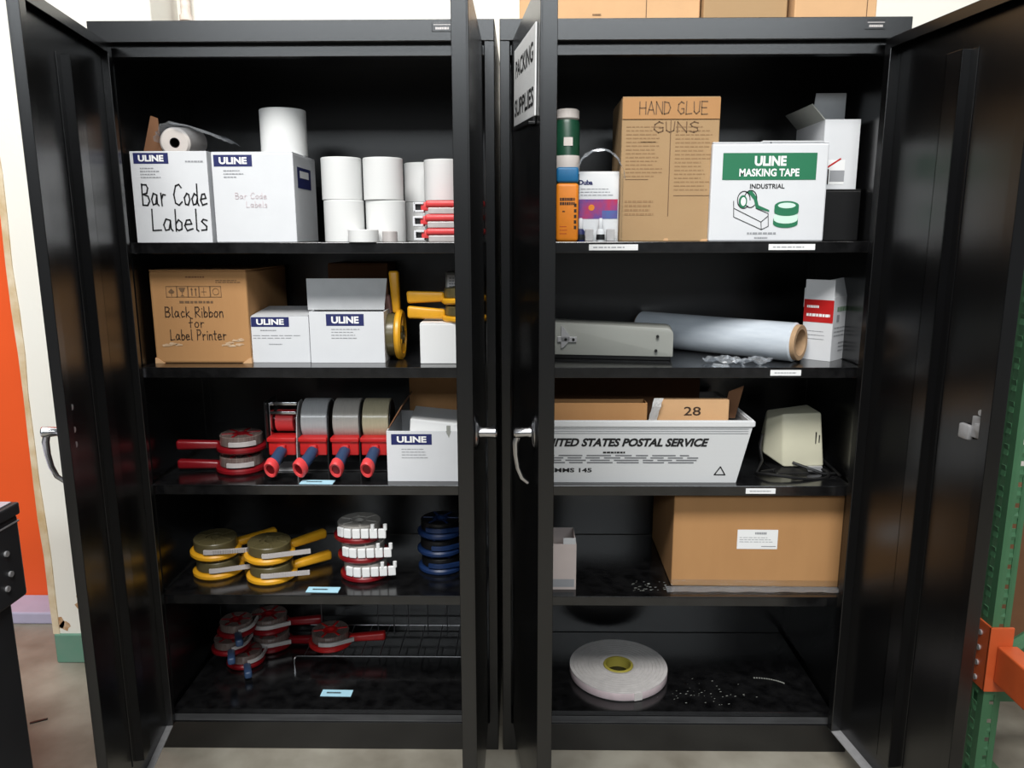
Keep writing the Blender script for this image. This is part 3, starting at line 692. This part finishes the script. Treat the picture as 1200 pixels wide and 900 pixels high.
# ------------------------------------------------------------------ right cabinet, top shelf
Z = SHZ[3]
t = thing('spray_can', 'tall dark green canister with a cream cap behind the orange bottle', 'canister', (.168, .15, Z))
b = MB(); b.lathe([(0, 0), (.030, 0), (.031, .004), (.031, .285), (.028, .292), (0, .292)], seg=32); b.build('body', DGREEN, t, smooth=SM)
b = MB(); b.lathe([(.0312, .17), (.0316, .172), (.0316, .206), (.0312, .208)], seg=32); b.rect(-.01, .012, .23, .25, FRONT(0, -.0318, 0)); b.build('printing', CREAM, t, smooth=SM)
b = MB(); b.cyl(.0295, .2925, .318, bev=.004); b.build('cap', CREAM, t, smooth=SM)
t = thing('glue_bottle', 'orange bottle with a blue shoulder at the left end of the shelf', 'bottle', (.165, .072, Z))
b = MB(); b.box(-.027, .027, -.016, .016, 0, .138, .008, seg=4); b.build('body', ORANGE, t, smooth=SM)
b = MB(); b.box(-.0265, .0265, -.0155, .0155, .1385, .175, .006, seg=3); b.build('cap', BLUEL, t, smooth=SM)
b = MB(); M = FRONT(0, -.0164, 0); b.bars(-.018, .018, .085, .105, 2, M, ragged=0, fill=.7); b.bars(-.012, -.004, .068, .075, 1, M)
for k in range(5): b.rect(.016, .022, .03+k*.013, .038+k*.013, M)
b.bars(-.018, .004, .015, .04, 3, M, mi=1, fill=.2); b.build('printing', [DINK, RED], t)
t = thing('blister_pack', 'clear blister pack with colourful card and small bottles beside orange bottle', 'blister pack', (.245, .105, Z), rz=0)
b = MB(); b.box(-.05, .052, .0, .004, .0, .168, .001); b.build('card', PAPER, t)
b = MB(); M = FRONT(0, -.0006, 0); b.rect(-.05, .008, .055, .102, M, 0); b.rect(.008, .046, .055, .075, M, 1); b.rect(.008, .046, .075, .102, M, 0); b.disc(-.018, .082, .0075, FRONT(0, -.0009, 0), 2); b.text('Duba', -.05, -.016, .136, .148, M, .05, 0, 3); b.bars(-.045, .04, .108, .13, 3, M, 4, fill=.25); b.build('printing', [PURPLE, TEALP, ORANGE, NAVY, GINK], t)
def fb(u, v):
    a = PI*u; return (.058*math.cos(PI-a), -.03*math.sin(v*PI/2)*1.0+.0, .150+.072*math.sin(a)*(1-.1*v)+.0)
b = MB(); b.box(-.052, -.051, -.034, 0, 0, .16); b.box(.053, .054, -.034, 0, 0, .16); b.quad([(-.052, -.034, 0), (.053, -.034, 0), (.053, -.034, .16), (-.052, -.034, .16)]); b.build('clear_shell', CLEAR, t)
crumple(14, 6, fb, .003, 6).build('bubble', BAG, t)
for k, x in enumerate((-.045, .004)):
    q = thing('small_bottle', ('little white-capped bottle nearest the orange bottle, in the blister pack', 'little white-capped bottle in the middle of the blister pack')[k], 'bottle', (.245+x, .088, Z+.0005), group='little bottles in the blister pack')
    b = MB(); b.lathe([(0, 0), (.0095, 0), (.010, .002), (.010, .024), (.006, .030), (0, .030)], seg=20); b.build('glass', PAPER if k else NAVY, q, smooth=SM)
    b = MB(); b.lathe([(.0102, .004), (.0104, .005), (.0104, .016), (.0102, .017)], seg=20); b.build('label_band', INK, q, smooth=SM)
    b = MB(); b.lathe([(.0055, .0302), (.0062, .033), (.0058, .052), (.003, .056), (0, .056)], seg=16); b.build('cap', PAPER, q, smooth=SM)
for k, x in enumerate((-.024, .028)):
    q = tag(MB().box(-.010, .010, -.006, .006, 0, .030, .002).build('glue_packet', FOAM, loc=(.245+x, .087, Z+.0005)), ('grey packet left of the middle little bottle in the blister pack', 'grey packet right of the middle little bottle in the blister pack')[k], 'packet', 'grey packets in the blister pack')
c = thing('glue_gun_carton', 'tall tan carton hand-lettered HAND GLUE GUNS', 'box', (.409, .075, Z), rz=.0)
closed(.232, .19, .336, .003).build('body', KRAFT2, c); top_flaps(c, .232, .19, .336, KRAFT2)
b = MB(); b.box(-.115, .115, -.0022, -.0003, .285, .333, .0005); b.build('front_flap', KRAFT, c)
b = MB(); M = FRONT(0, -.0006, 0); b.rect(-.001, .001, .06, .282, M, 0); b.rect(-.11, .11, .2835, .2845, M, 0)
b.bars(-.105, -.012, .15, .272, 14, M, 1, fill=.3, ragged=.35); b.bars(.012, .105, .118, .272, 17, M, 1, fill=.3, ragged=.35); b.bars(-.105, -.03, .06, .10, 4, M, 1, fill=.5)
b.rect(-.105, -.05, .146, .1475, M, 0); b.rect(.012, .1, .108, .1095, M, 0); b.rect(-.07, -.035, .232, .2335, M, 0); b.build('printing', [BINK, mat('pale_brown_print', (150, 118, 82), .8, var=.2)], c)
b = MB(); M = FRONT(0, -.003, 0); hand(b, 'HAND GLUE', -.075, .085, .296, .028, .0024, M); hand(b, 'GUNS', -.04, .065, .255, .024, .0024, FRONT(0, -.0010, 0)); b.build('handwriting', BINK, c)
b = MB(); b.quad([(-.01, -.0008, .002), (.004, -.0008, .002), (.002, -.0008, .008), (-.006, -.0008, .008)]); b.build('torn_spot', KRAFT3, c)
b = MB(); b.quad([(.08, -.0008, .001), (.1, -.0008, .001), (.098, -.0008, .006), (.084, -.0008, .006)]); b.build('torn_spot', KRAFT3, c)
c = thing('masking_tape_carton', 'white carton printed MASKING TAPE with green panel and tape drawings', 'box', (.645, .062, Z), rz=.0)
b = closed(.276, .20, .231, .004); b.build('body', WHITE, c); top_flaps(c, .276, .20, .231, WHITE, 'y')
b = MB(); M = FRONT(0, -.0007, 0); M2 = FRONT(0, -.0010, 0)
b.rect(-.112, .110, .144, .206, M, 0); b.text('ULINE', -.037, .038, .176, .199, M2, .045, 0, 1); b.text('MASKING TAPE', -.072, .070, .152, .170, M2, .03, 0, 1); b.text('INDUSTRIAL', -.045, .037, .124, .135, M2, .02, 0, 2)
b.bars(-.046, .028, .016, .022, 1, M, 3, ragged=.1, fill=.8); b.bars(-.028, .006, .006, .011, 1, M, 3, ragged=.1, fill=.8)
# dispenser line drawing
o = lambda pts, w_=.0016, mi=2: b.stroke(pts, w_, M2, mi)
o([(-.082, .095), (-.08, .058), (-.012, .028), (.004, .036), (.002, .066), (-.028, .078)]); o([(-.080, .078), (-.014, .046), (-.012, .028)]); o([(-.014, .046), (.002, .060)])
for cx, cy, r1_, r2_ in ((-.058, .098, .020, .012), (-.042, .100, .020, .012)):
    b.stroke([(cx+r1_*.75*math.cos(a*PI/12), cy+r1_*math.sin(a*PI/12)) for a in range(0, 22)], .002, M2, 2)
b.quad([(-.055, .116, 0), (-.040, .119, 0), (-.028, .105, 0), (-.022, .085, 0), (.004, .074, 0), (.004, .070, 0), (-.028, .078, 0), (-.034, .098, 0), (-.044, .110, 0)], 0, M2)
b.disc(-.060, .094, .010, FRONT(0, -.0012, 0), 0, ry=.015); b.disc(-.059, .094, .006, FRONT(0, -.0014, 0), 1, ry=.010)
# two stacked rolls
LY = [FRONT(0, -.0010-.0002*k, 0) for k in range(9)]
b.rect(.015, .074, .042, .054, LY[0], 0); b.disc(.0445, .042, .0295, LY[1], 0, ry=.010); b.rect(.016, .073, .052, .064, LY[2], 4); b.disc(.0445, .052, .0285, LY[3], 4, ry=.010)
b.rect(.016, .074, .070, .084, LY[4], 0); b.disc(.045, .070, .029, LY[5], 0, ry=.010); b.disc(.045, .084, .029, LY[6], 0, ry=.011); b.disc(.045, .0845, .021, LY[7], 4, ry=.0065)
b.build('printing', [GREEN, WINK, INK, GINK, LGREEN], c)
b = MB(); b.hull([(-.02, .0, .231), (.125, .0, .231), (.125, .02, .231), (-.02, .02, .231)], [(-.02, .002, .234), (.12, .002, .2335), (.12, .016, .233), (-.02, .016, .2335)]); b.build('lid_edge', WHITEIN, c)
c = thing('black_box', 'black box under the open white carton at the right end', 'box', (.832, .12, Z))
closed(.118, .25, .125, .003).build('body', BPL, c); top_flaps(c, .118, .25, .125, BPL)
c = thing('open_carton', 'tall narrow white open carton with red print on the black box', 'box', (.836, .128, Z+.1255), rz=0)
b = shell(.086, .20, .165); b.build('body', WHITE, c)
b = MB(); M = FRONT(0, -.0007, 0); b.rect(-.036, .012, .012, .070, M, 1); b.rect(-.036, -.026, .012, .048, M, 0); b.stroke([(-.034, .050), (.0, .072)], .004, M2 := FRONT(0, -.0010, 0), 0); b.rect(-.024, .012, .018, .045, FRONT(0, -.0009, 0), 2); b.build('printing', [RED, PAPER, GINK], c)
flap(c, .084, .075, (0, .10, .166), -.15, WHITEIN, taper=.004)
flap(c, .19, .05, (-.042, .10, .165), .75, GREYM, 'side')
# ---- right cabinet, second shelf
Z = SHZ[2]
c = thing('paper_cutter', 'long grey metal tape machine body with a bolted bracket, left end of shelf', 'machine', (.29, .142, Z), rz=-.14)
b = MB(); pr_ = [(-.19, .012), (.155, .012)]+[(.155, .02)]+[(.155-.018*(1-math.cos(a*PI/12)), .068+.018*math.sin(a*PI/12)) for a in range(7)]+[(-.19, .098)]
b.prism(pr_, -.10, 0, FRONT(0, 0, 0), bev=.0015); b.build('housing', GREYM, c, smooth=SM)
b = MB(); b.box(-.185, .15, .012, .092, .0, .0125, .002); b.build('base', BPL, c)
b = MB(); b.box(-.062-.08, -.092, -.006, -.0005, .046, .060, .001); b.prism([(-.132, .03), (-.132, .088), (-.126, .084), (-.110, .062), (-.110, .050), (-.126, .032)], .0005, .006, FRONT()); b.build('bracket', STEEL, c)
for x, z in ((-.120, .053), (-.100, .053), (.115, .065), (.112, .028)): MB().cyl(.0038, 0, .0075, T(x, -.0005, z) @ RX(PI/2), 12).build('bolt', BPL, c, smooth=SM)
r_ = .050; d_ = Vector((-.72, .62, 0)).normalized()
t = thing('film_roll', 'large roll of translucent plastic film lying across the shelf', 'film roll', (.763, .105, Z+r_+.001), rot=d_.to_track_quat('Z', 'Y').to_euler())
b = MB(); b.annulus(r_, .038, .012, .47, seg=48, bev=.004); b.build('film', FILM, t, smooth=SM)
b = MB(); b.annulus(.0455, .034, .0, .472, seg=40, bev=.001); b.build('core', CORE, t, smooth=SM)
def fw(u, v): return ((u-.5)*.17+.0, (v-.5)*.05+.008*math.sin(u*9), .008+.007*math.sin(u*14)*math.cos(v*5)+.004*math.sin(v*11+u*20))
b = crumple(26, 9, fw, .0025, 9)
tag(b.build('plastic_wrap', BAG, loc=(.60, .085, Z+.003)), 'crumpled clear plastic wrap on the shelf edge under the film roll', 'plastic wrap')
b = MB(); b.hull([(-.02, 0, 0), (.022, 0, 0), (.022, .012, 0), (-.02, .012, 0)], [(-.016, 0, .006), (.02, 0, .004), (.02, .012, .004), (-.016, .012, .008)])
tag(b.build('tape_scrap', BAG, loc=(.545, .032, Z+.0005)), 'scrap of clear tape on the shelf edge below the film roll', 'tape scrap')
c = thing('red_label_carton', 'small white carton with a red panel and open top, beside the film roll', 'box', (.845, .118, Z), rz=math.radians(45))
# corner towards the viewer: local origin is that corner, faces run along +x and +y
w_, dd_, hh = .135, .078, .165
b = MB(); tt = .002
b.box(0, w_, 0, tt, 0, hh, .0005); b.box(0, w_, dd_-tt, dd_, 0, hh, .0005); b.box(0, tt, tt, dd_-tt, 0, hh, .0005); b.box(w_-tt, w_, tt, dd_-tt, 0, hh, .0005); b.box(tt, w_-tt, tt, dd_-tt, 0, tt); b.build('body', WHITE, c)
LF = Matrix(((0, 0, -1, -.0006), (-1, 0, 0, dd_), (0, 1, 0, 0), (0, 0, 0, 1)))         # print plane on the left face (facing -x)
b = MB(); b.rect(.0, dd_, .098, .156, LF, 0); LF2 = T(-.0004, 0, 0) @ LF; b.bars(.008, .04, .134, .142, 1, LF2, 1, ragged=0, fill=.8); b.bars(.008, .07, .112, .121, 1, LF2, 1, ragged=0, fill=.8); b.bars(.01, .06, .05, .08, 3, LF, 2, fill=.2)
M = FRONT(0, -.0006, 0); b.bars(.02, .09, .125, .14, 1, M, 3, ragged=.1, fill=.8); b.bars(.01, .12, .06, .09, 3, M, 2, fill=.3); b.bars(.04, .08, .02, .05, 3, M, 2, fill=.4); b.rect(.02, .035, .1, .118, M, 2); b.build('printing', [RED, WINK, GINK, mat('dull_green_print', (120, 150, 120), .6, var=.2)], c)
b = MB(); b.box(0, .0018, .001, dd_-.001, hh, hh+.042, .0004); b.build('flap', WHITE, c)
b = MB(); b.hull([(.002, 0, hh), (w_, 0, hh), (w_, .002, hh), (.002, .002, hh)], [(.004, .015, hh+.042), (w_-.03, .02, hh+.045), (w_-.03, .022, hh+.045), (.004, .017, hh+.042)]); b.build('flap', WHITEIN, c)
b = MB(); b.box(.0, .06, dd_, dd_+.0018, hh-.03, hh+.02, .0004); b.build('flap', WHITE, c)

# ---- right cabinet, third shelf
Z = SHZ[1]
c = thing('postal_tote', 'white corrugated plastic UNITED STATES POSTAL SERVICE tote', 'tote', (0, 0, Z))
def loop(x0, x1, y0, y1, z): return [(x0, y0, z), (x1, y0, z), (x1, y1, z), (x0, y1, z)]
b = MB(); lo_ = loop(.075, .605, .058, .38, .0); hi_ = loop(.050, .634, .040, .40, .150)
lo2 = loop(.079, .601, .062, .376, .004); hi2 = loop(.054, .630, .044, .396, .150)
t_ = bmesh.new(); A = [[t_.verts.new(p) for p in L_] for L_ in (lo_, hi_, hi2, lo2)]
for q0, q1 in zip(A, A[1:]):
    for i in range(4): t_.faces.new((q0[i], q0[(i+1) % 4], q1[(i+1) % 4], q1[i]))
t_.faces.new(A[0][::-1]); t_.faces.new(A[3]); bmesh.ops.recalc_face_normals(t_, faces=t_.faces); b.merge(t_); b.build('body', TOTE, c)
b = MB(); a0 = loop(.046, .640, .036, .404, .150); a1 = loop(.046, .640, .036, .404, .168); a2 = loop(.056, .628, .046, .394, .168); a3 = loop(.056, .628, .046, .394, .150)
t_ = bmesh.new(); A = [[t_.verts.new(p) for p in L_] for L_ in (a0, a1, a2, a3)]
for q0, q1 in zip(A, A[1:]+A[:1]):
    for i in range(4): t_.faces.new((q0[i], q0[(i+1) % 4], q1[(i+1) % 4], q1[i]))
bmesh.ops.recalc_face_normals(t_, faces=t_.faces); bmesh.ops.bevel(t_, geom=list(t_.edges), offset=.003, segments=2, affect='EDGES'); b.merge(t_); b.build('rim', TOTE, c)
tilt = math.atan2(.018, .150)
TF = T(0, .058, 0) @ RX(tilt) @ FRONT(0, -.0008, 0)     # the leaning front face
b = MB(); b.text('UNITED STATES POSTAL SERVICE', .098, .528, .099, .122, TF, .045, .28); b.build('lettering', INK, c)
b = MB()
b.text('. / EMMS 145', .10, .235, .028, .040, TF, .03, 0); b.build('lettering', INK, c); b = MB(); b.bars(.262, .318, .080, .086, 1, TF, ragged=0, fill=.8); b.build('fine_print', INK, c); b = MB()
b.stroke([(.548, .022), (.575, .022), (.562, .044), (.548, .022)], .003, TF)
b.build('recycling_mark', INK, c)
b = MB(); b.bars(.10, .52, .052, .078, 4, TF, ragged=.12, fill=.5); b.build('fine_print', mat('mid_grey_print', (112, 114, 118), .6, var=.1), c)
b = MB()
for z in (.135, .141, .147): b.rect(.06, .625, z-.0008, z+.0008, TF)
b.build('ridge_line', GINK, c)
c = thing('card_divider', 'brown open carton standing in the left half of the postal tote', 'box', (.225, .075, Z+.0045))
shell(.30, .05, .200).build('body', KRAFT, c)
c = thing('carton', 'tan carton marked 28 standing in the postal tote', 'box', (.490, .075, Z+.0045))
closed(.185, .022, .212, .002).build('body', KRAFT3, c)
b = MB(); b.text('28', -.022, .021, .168, .191, FRONT(0, -.0008, 0), .01); b.build('lettering', DINK, c)
b = MB(); b.hull([(-.02, 0, 0), (.012, 0, 0), (.012, .003, 0), (-.02, .003, 0)], [(-.006, .006, .07), (.034, .01, .085), (.034, .013, .085), (-.006, .009, .07)])
tag(b.build('cardboard_flap', KRAFTD, loc=(.605, .14, Z+.15)), 'slanting piece of brown cardboard at the right end of the postal tote', 'cardboard')
b = crumple(4, 9, lambda u, v: (u*.022-.006+.014*v*v, -.002+.004*math.sin(v*6), v*.085), .0012, 2)
tag(b.build('paper_slip', PAPER, loc=(.382, .064, Z+.135)), 'crumpled white paper slip between the two cartons in the postal tote', 'paper')
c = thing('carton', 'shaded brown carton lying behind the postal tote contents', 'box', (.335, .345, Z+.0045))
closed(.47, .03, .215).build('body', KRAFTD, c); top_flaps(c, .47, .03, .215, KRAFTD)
# beige electric stapler
c = thing('electric_stapler', 'beige electric stapler with a black cord, right of the postal tote', 'stapler', (.80, .15, Z), rz=0)
lo_ = [(-.045, .0, .012), (.064, .0, .014), (.064, .12, .014), (-.078, .12, .04), (-.086, .05, .038)]
hi_ = [(-.050, .012, .158), (.052, .012, .160), (.052, .115, .160), (-.06, .115, .145), (-.080, .055, .132)]
b = MB(); b.hull(lo_, hi_, bev=.006); b.build('housing', BEIGE, c, smooth=SM)
b = MB(); b.hull([(-.07, -.02, 0), (.06, -.02, 0), (.065, .12, 0), (-.075, .12, 0)], [(-.043, .002, .012), (.055, .002, .013), (.06, .12, .014), (-.078, .12, .038)], bev=.004); b.build('base', BPL, c)
b = MB(); b.box(.038, .041, -.0015, .012, .075, .108, .0008, M=T(0, .0065, 0)); b.box(.047, .050, -.0015, .012, .078, .100, .0008, M=T(0, .0065, 0)); b.cyl(.003, -.003, .002, T(.014, .004, .032) @ RX(PI/2), 12); b.build('slot', BPL, c)
b = MB(); b.box(.018, .056, -.012, -.002, .004, .018, .001); b.build('plate', STEEL, c)
b = MB()
pts = [(-.03+.095*math.cos(a), -.03+.045*math.sin(a*1.0), .006+.006*math.sin(a*2)) for a in [i*PI/14 for i in range(14, 40)]]
b.tube([(-.09, .05, .09), (-.10, .03, .06), (-.102, .0, .03)]+pts, .0038, 8); b.tube([(-.02, .0, .026), (.01, -.02, .018), (.05, -.035, .006), (.085, -.03, .005), (.09, .01, .005), (.08, .06, .02)], .0038, 8)
b.tube([(.088, -.05, .005), (.084, -.01, .012), (.086, .05, .01)], .0035, 8)
b.build('cord', BPL, c, smooth=SM)

# ---- right cabinet, fourth shelf
Z = SHZ[0]
c = thing('shipping_carton', 'large brown carton with a white address label on the fourth shelf', 'box', (.681, .085, Z+.0015), rz=-.012)
closed(.45, .33, .258, .004).build('body', KRAFT, c); top_flaps(c, .45, .33, .258, KRAFT)
b = MB(); b.rect(-.056, .050, .108, .162, FRONT(0, -.0006, 0)); b.bars(-.01, .02, .148, .156, 1, FRONT(0, -.0009, 0), 1, ragged=0, fill=.8); b.bars(-.05, .04, .125, .143, 3, FRONT(0, -.0009, 0), 1, fill=.25); b.bars(.008, .046, .113, .118, 1, FRONT(0, -.0009, 0), 1, ragged=0, words=False); b.build('address_label', [PAPER, GINK], c)
b = MB(); b.box(-.225, .225, -.0012, -.0003, .0, .02, .0002); b.build('bottom_tape', CLEAR, c)
b = crumple(30, 6, lambda u, v: ((u-.5)*.47, v*.035-.03, .0008+.003*(1-v)*abs(math.sin(u*17))+.0008*v), .0006, 12)
tag(b.build('plastic_sheet', BAG, loc=(.675, .08, Z+.0012)), 'thin clear plastic sheet on the shelf under the large brown carton', 'plastic sheet')
c = thing('small_white_box', 'small open white box at the left end of the fourth shelf', 'box', (.135, .068, Z))
b = shell(.13, .12, .128); b.build('body', mat('pinkish_white_board', (196, 184, 180), .7, var=.1), c)
b = MB(); b.box(.03, .063, .0, .002, .128, .145, .0005); b.build('flap', WHITEIN, c)
b = MB(); b.rect(-.06, .06, .008, .03, FRONT(0, -.0006, 0)); b.build('printing', GINK, c)
rd = random.Random(8); b = MB()
for k in range(34):
    x = rd.uniform(-.05, .05); y = rd.uniform(-.03, .03); s_ = rd.uniform(.0015, .004)
    b.quad([(x, y, .0008), (x+s_*2, y+s_*.3, .0012), (x+s_*1.6, y+s_, .001), (x+.0002, y+s_*.8, .0008)])
tag(b.build('dust_scraps', GREYM, loc=(.395, .09, Z), kind='stuff'), 'scattered dust and scraps on the shelf left of the large carton', 'dust')

# ---- right cabinet, bottom shelf
Z = PANZ
t = thing('foam_tape_roll', 'wide flat roll of white foam tape lying on the cabinet floor', 'tape roll', (.338, .214, Z+.0005), rz=0)
b = MB(); prof = [(.043, .003)]+[(.043, .026)]
for k in range(9):
    r = .045+k*.0108; prof += [(r, .0285), (r+.0095, .0285), (r+.0102, .0272)]
prof += [(.139, .028), (.1405, .026), (.1405, .003), (.138, .0)]
b.lathe(prof, seg=72, closed=True); b.build('foam', FOAM, t, smooth=.9)
b = MB(); b.annulus(.0428, .036, .0, .030, seg=48, bev=.001); b.build('core', CYEL, t, smooth=SM)
b = MB(); b.lathe([(.1408, .003), (.1412, .004), (.1412, .023), (.1408, .024)], seg=72); b.build('liner_edge', FOAMP, t, smooth=SM)
b = MB(); b.box(.139, .1425, -.012, .012, .001, .026, .001, M=RZ(-PI/2+.28)); b.build('loose_end', FOAM, t)

# ------------------------------------------------------------------ on top of the right cabinet
for i, (x0, x1, y, h, lb, mm) in enumerate(((.05, .474, .11, .26, 'left brown carton on top of the right cabinet, printed with a small mark', KRAFT3), (.478, .672, .09, .24, 'middle brown carton on the right cabinet with crumpled bottom edge', KRAFT2), (.682, .870, .07, .25, 'right brown carton on top of the right cabinet', KRAFT3))):
    c = thing('stored_carton', lb, 'box', ((x0+x1)/2, y, H+.0005), group='brown cartons on top of the right cabinet')
    w_ = x1-x0; closed(w_, .28, h, .003).build('body', mm, c); top_flaps(c, w_, .28, h, mm)
    b = MB(); M = FRONT(0, -.0008, 0)
    if i == 0: b.bars(-.04, -.02, .012, .04, 3, M, ragged=0); b.rect(.085, .087, .004, .25, M)
    if i == 1: b.stroke([(-.09, .018), (-.05, .012), (0, .016), (.05, .011), (.09, .016)], .002, M)
    if i == 2: b.rect(.07, .072, .004, .24, M)
    b.build('printing', BINK, c)
    b = MB(); b.hull([(-w_/2+.01, -.003, .001), (w_/2-.01, -.003, .001), (w_/2-.01, .002, .001), (-w_/2+.01, .002, .001)], [(-w_/2+.02, -.0015, .007), (w_/2-.012, -.001, .005), (w_/2-.012, .001, .005), (-w_/2+.02, .001, .007)]); b.build('bottom_edge', KRAFT3, c)

# ------------------------------------------------------------------ right: pallet rack
t = thing('pallet_rack', 'green steel pallet rack with an orange beam at the far right', 'rack', (1.187, -.12, 0))
def upright(y, name):
    t_ = bmesh.new(); b = MB()
    # side web with diamond slots and a front flange with round holes, left as real openings
    W_, Fl, hz = .076, .042, 2.4; pitch = .0508; n = int(hz/pitch)
    for i in range(n):
        z = i*pitch
        ya, yb = .022, .038
        b.quad([(0, y, z), (0, y+ya, z), (0, y+ya, z+pitch), (0, y, z+pitch)]); b.quad([(0, y+yb, z), (0, y+W_, z), (0, y+W_, z+pitch), (0, y+yb, z+pitch)])
        b.quad([(0, y+ya, z), (0, y+yb, z), (0, y+yb, z+.013), (0, y+ya, z+.013)]); b.quad([(0, y+ya, z+.038), (0, y+yb, z+.038), (0, y+yb, z+pitch), (0, y+ya, z+pitch)])
        xa, xb = .016, .026
        b.quad([(0, y, z), (xa, y, z), (xa, y, z+pitch), (0, y, z+pitch)]); b.quad([(xb, y, z), (Fl, y, z), (Fl, y, z+pitch), (xb, y, z+pitch)])
        b.quad([(xa, y, z), (xb, y, z), (xb, y, z+.019), (xa, y, z+.019)]); b.quad([(xa, y, z+.031), (xb, y, z+.031), (xb, y, z+pitch), (xa, y, z+pitch)])
        b.quad([(0, y+W_, z), (Fl, y+W_, z), (Fl, y+W_, z+pitch), (0, y+W_, z+pitch)])
    bmesh.ops.remove_doubles(b.bm, verts=b.bm.verts, dist=.0001); bmesh.ops.recalc_face_normals(b.bm, faces=b.bm.faces)
    bmesh.ops.solidify(b.bm, geom=b.bm.faces[:], thickness=.0025)
    b.build('upright', RGREEN, t)
upright(0, 'upright')
b = MB(); b.box(-.012, .10, -.01, .10, 0, .006, .001); b.build('foot_plate', RGREEN, t)
b = MB(); b.box(-.006, -.0005, -.006, .07, .262, .43, .0015); b.box(-.006, .05, -.008, -.0005, .262, .43, .0015); b.build('beam_bracket', RORANGE, t)
b = MB(); b.box(.012, .06, -1.6, -.009, .29, .385, .004); b.box(.06, .078, -1.6, -.009, .29, .35, .003); b.build('beam', RORANGE, t)
for z in (.28, .32, .36, .40): MB().cyl(.007, 0, .004, T(-.006, .03, z) @ RY(-PI/2), 12).build('rivet', STEEL, t, smooth=SM)
b = MB(); b.box(.005, .9, .03, .06, .21, .25, .003); b.tube([(.02, .045, .30), (.9, .045, .95)], .018, 8); b.build('brace', RGREEN, t)
b = MB(); b.box(.9, .942, 0, .076, 0, 2.4, .002); b.build('rear_upright', RGREEN, t)

# ------------------------------------------------------------------ left: dark cart
t = thing('utility_cart', 'charcoal cart with a light grey top at the left edge', 'cart', (-.972, -.36, 0))
b = MB(); b.box(-.55, 0, -.62, 0, .625, .80, .006); b.build('drawer_body', CART, t)
b = MB(); b.box(-.555, .004, -.625, .004, .80, .826, .004, mi=0); b.box(-.545, -.006, -.615, -.006, .8262, .829, .001, mi=1); b.build('top', [CART, CARTT], t)
b = MB(); b.box(-.55, .001, -.62, .0015, .785, .789, .001); b.build('trim_line', STEEL, t)
for y, z in ((-.05, .735), (-.045, .69), (-.06, .665), (-.12, .70)): MB().cyl(.006, 0, .004, T(0, y, z) @ RY(PI/2), 14).build('screw', STEEL, t, smooth=SM)
b = MB(); b.box(-.50, -.012, -.60, -.035, .0, .624, .005); b.build('pedestal', CART, t)

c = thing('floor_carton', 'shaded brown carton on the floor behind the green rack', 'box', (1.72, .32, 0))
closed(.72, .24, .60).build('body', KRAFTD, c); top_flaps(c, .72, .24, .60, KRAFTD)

rd = random.Random(21); b = MB()
for k in range(44):
    x = rd.gauss(.03, .075); y = rd.gauss(-.01, .03); s_ = rd.uniform(.0008, .003)
    b.quad([(x, y, .0006), (x+s_*2, y+s_*.4, .0009), (x+s_*1.5, y+s_*1.2, .0008), (x+.0002, y+s_*.8, .0006)])
for k in range(14):
    a = .5+k*.08; x = .205+.09*math.cos(a); y = .02+.05*math.sin(a)
    b.quad([(x, y, .0006), (x+.004, y+.001, .0006), (x+.003, y+.007, .0007), (x-.001, y+.005, .0006)])
tag(b.build('dust_specks', GREYM, loc=(.52, .12, PANZ), kind='stuff'), 'pale dust specks and scratches on the cabinet floor beside the foam tape roll', 'dust')
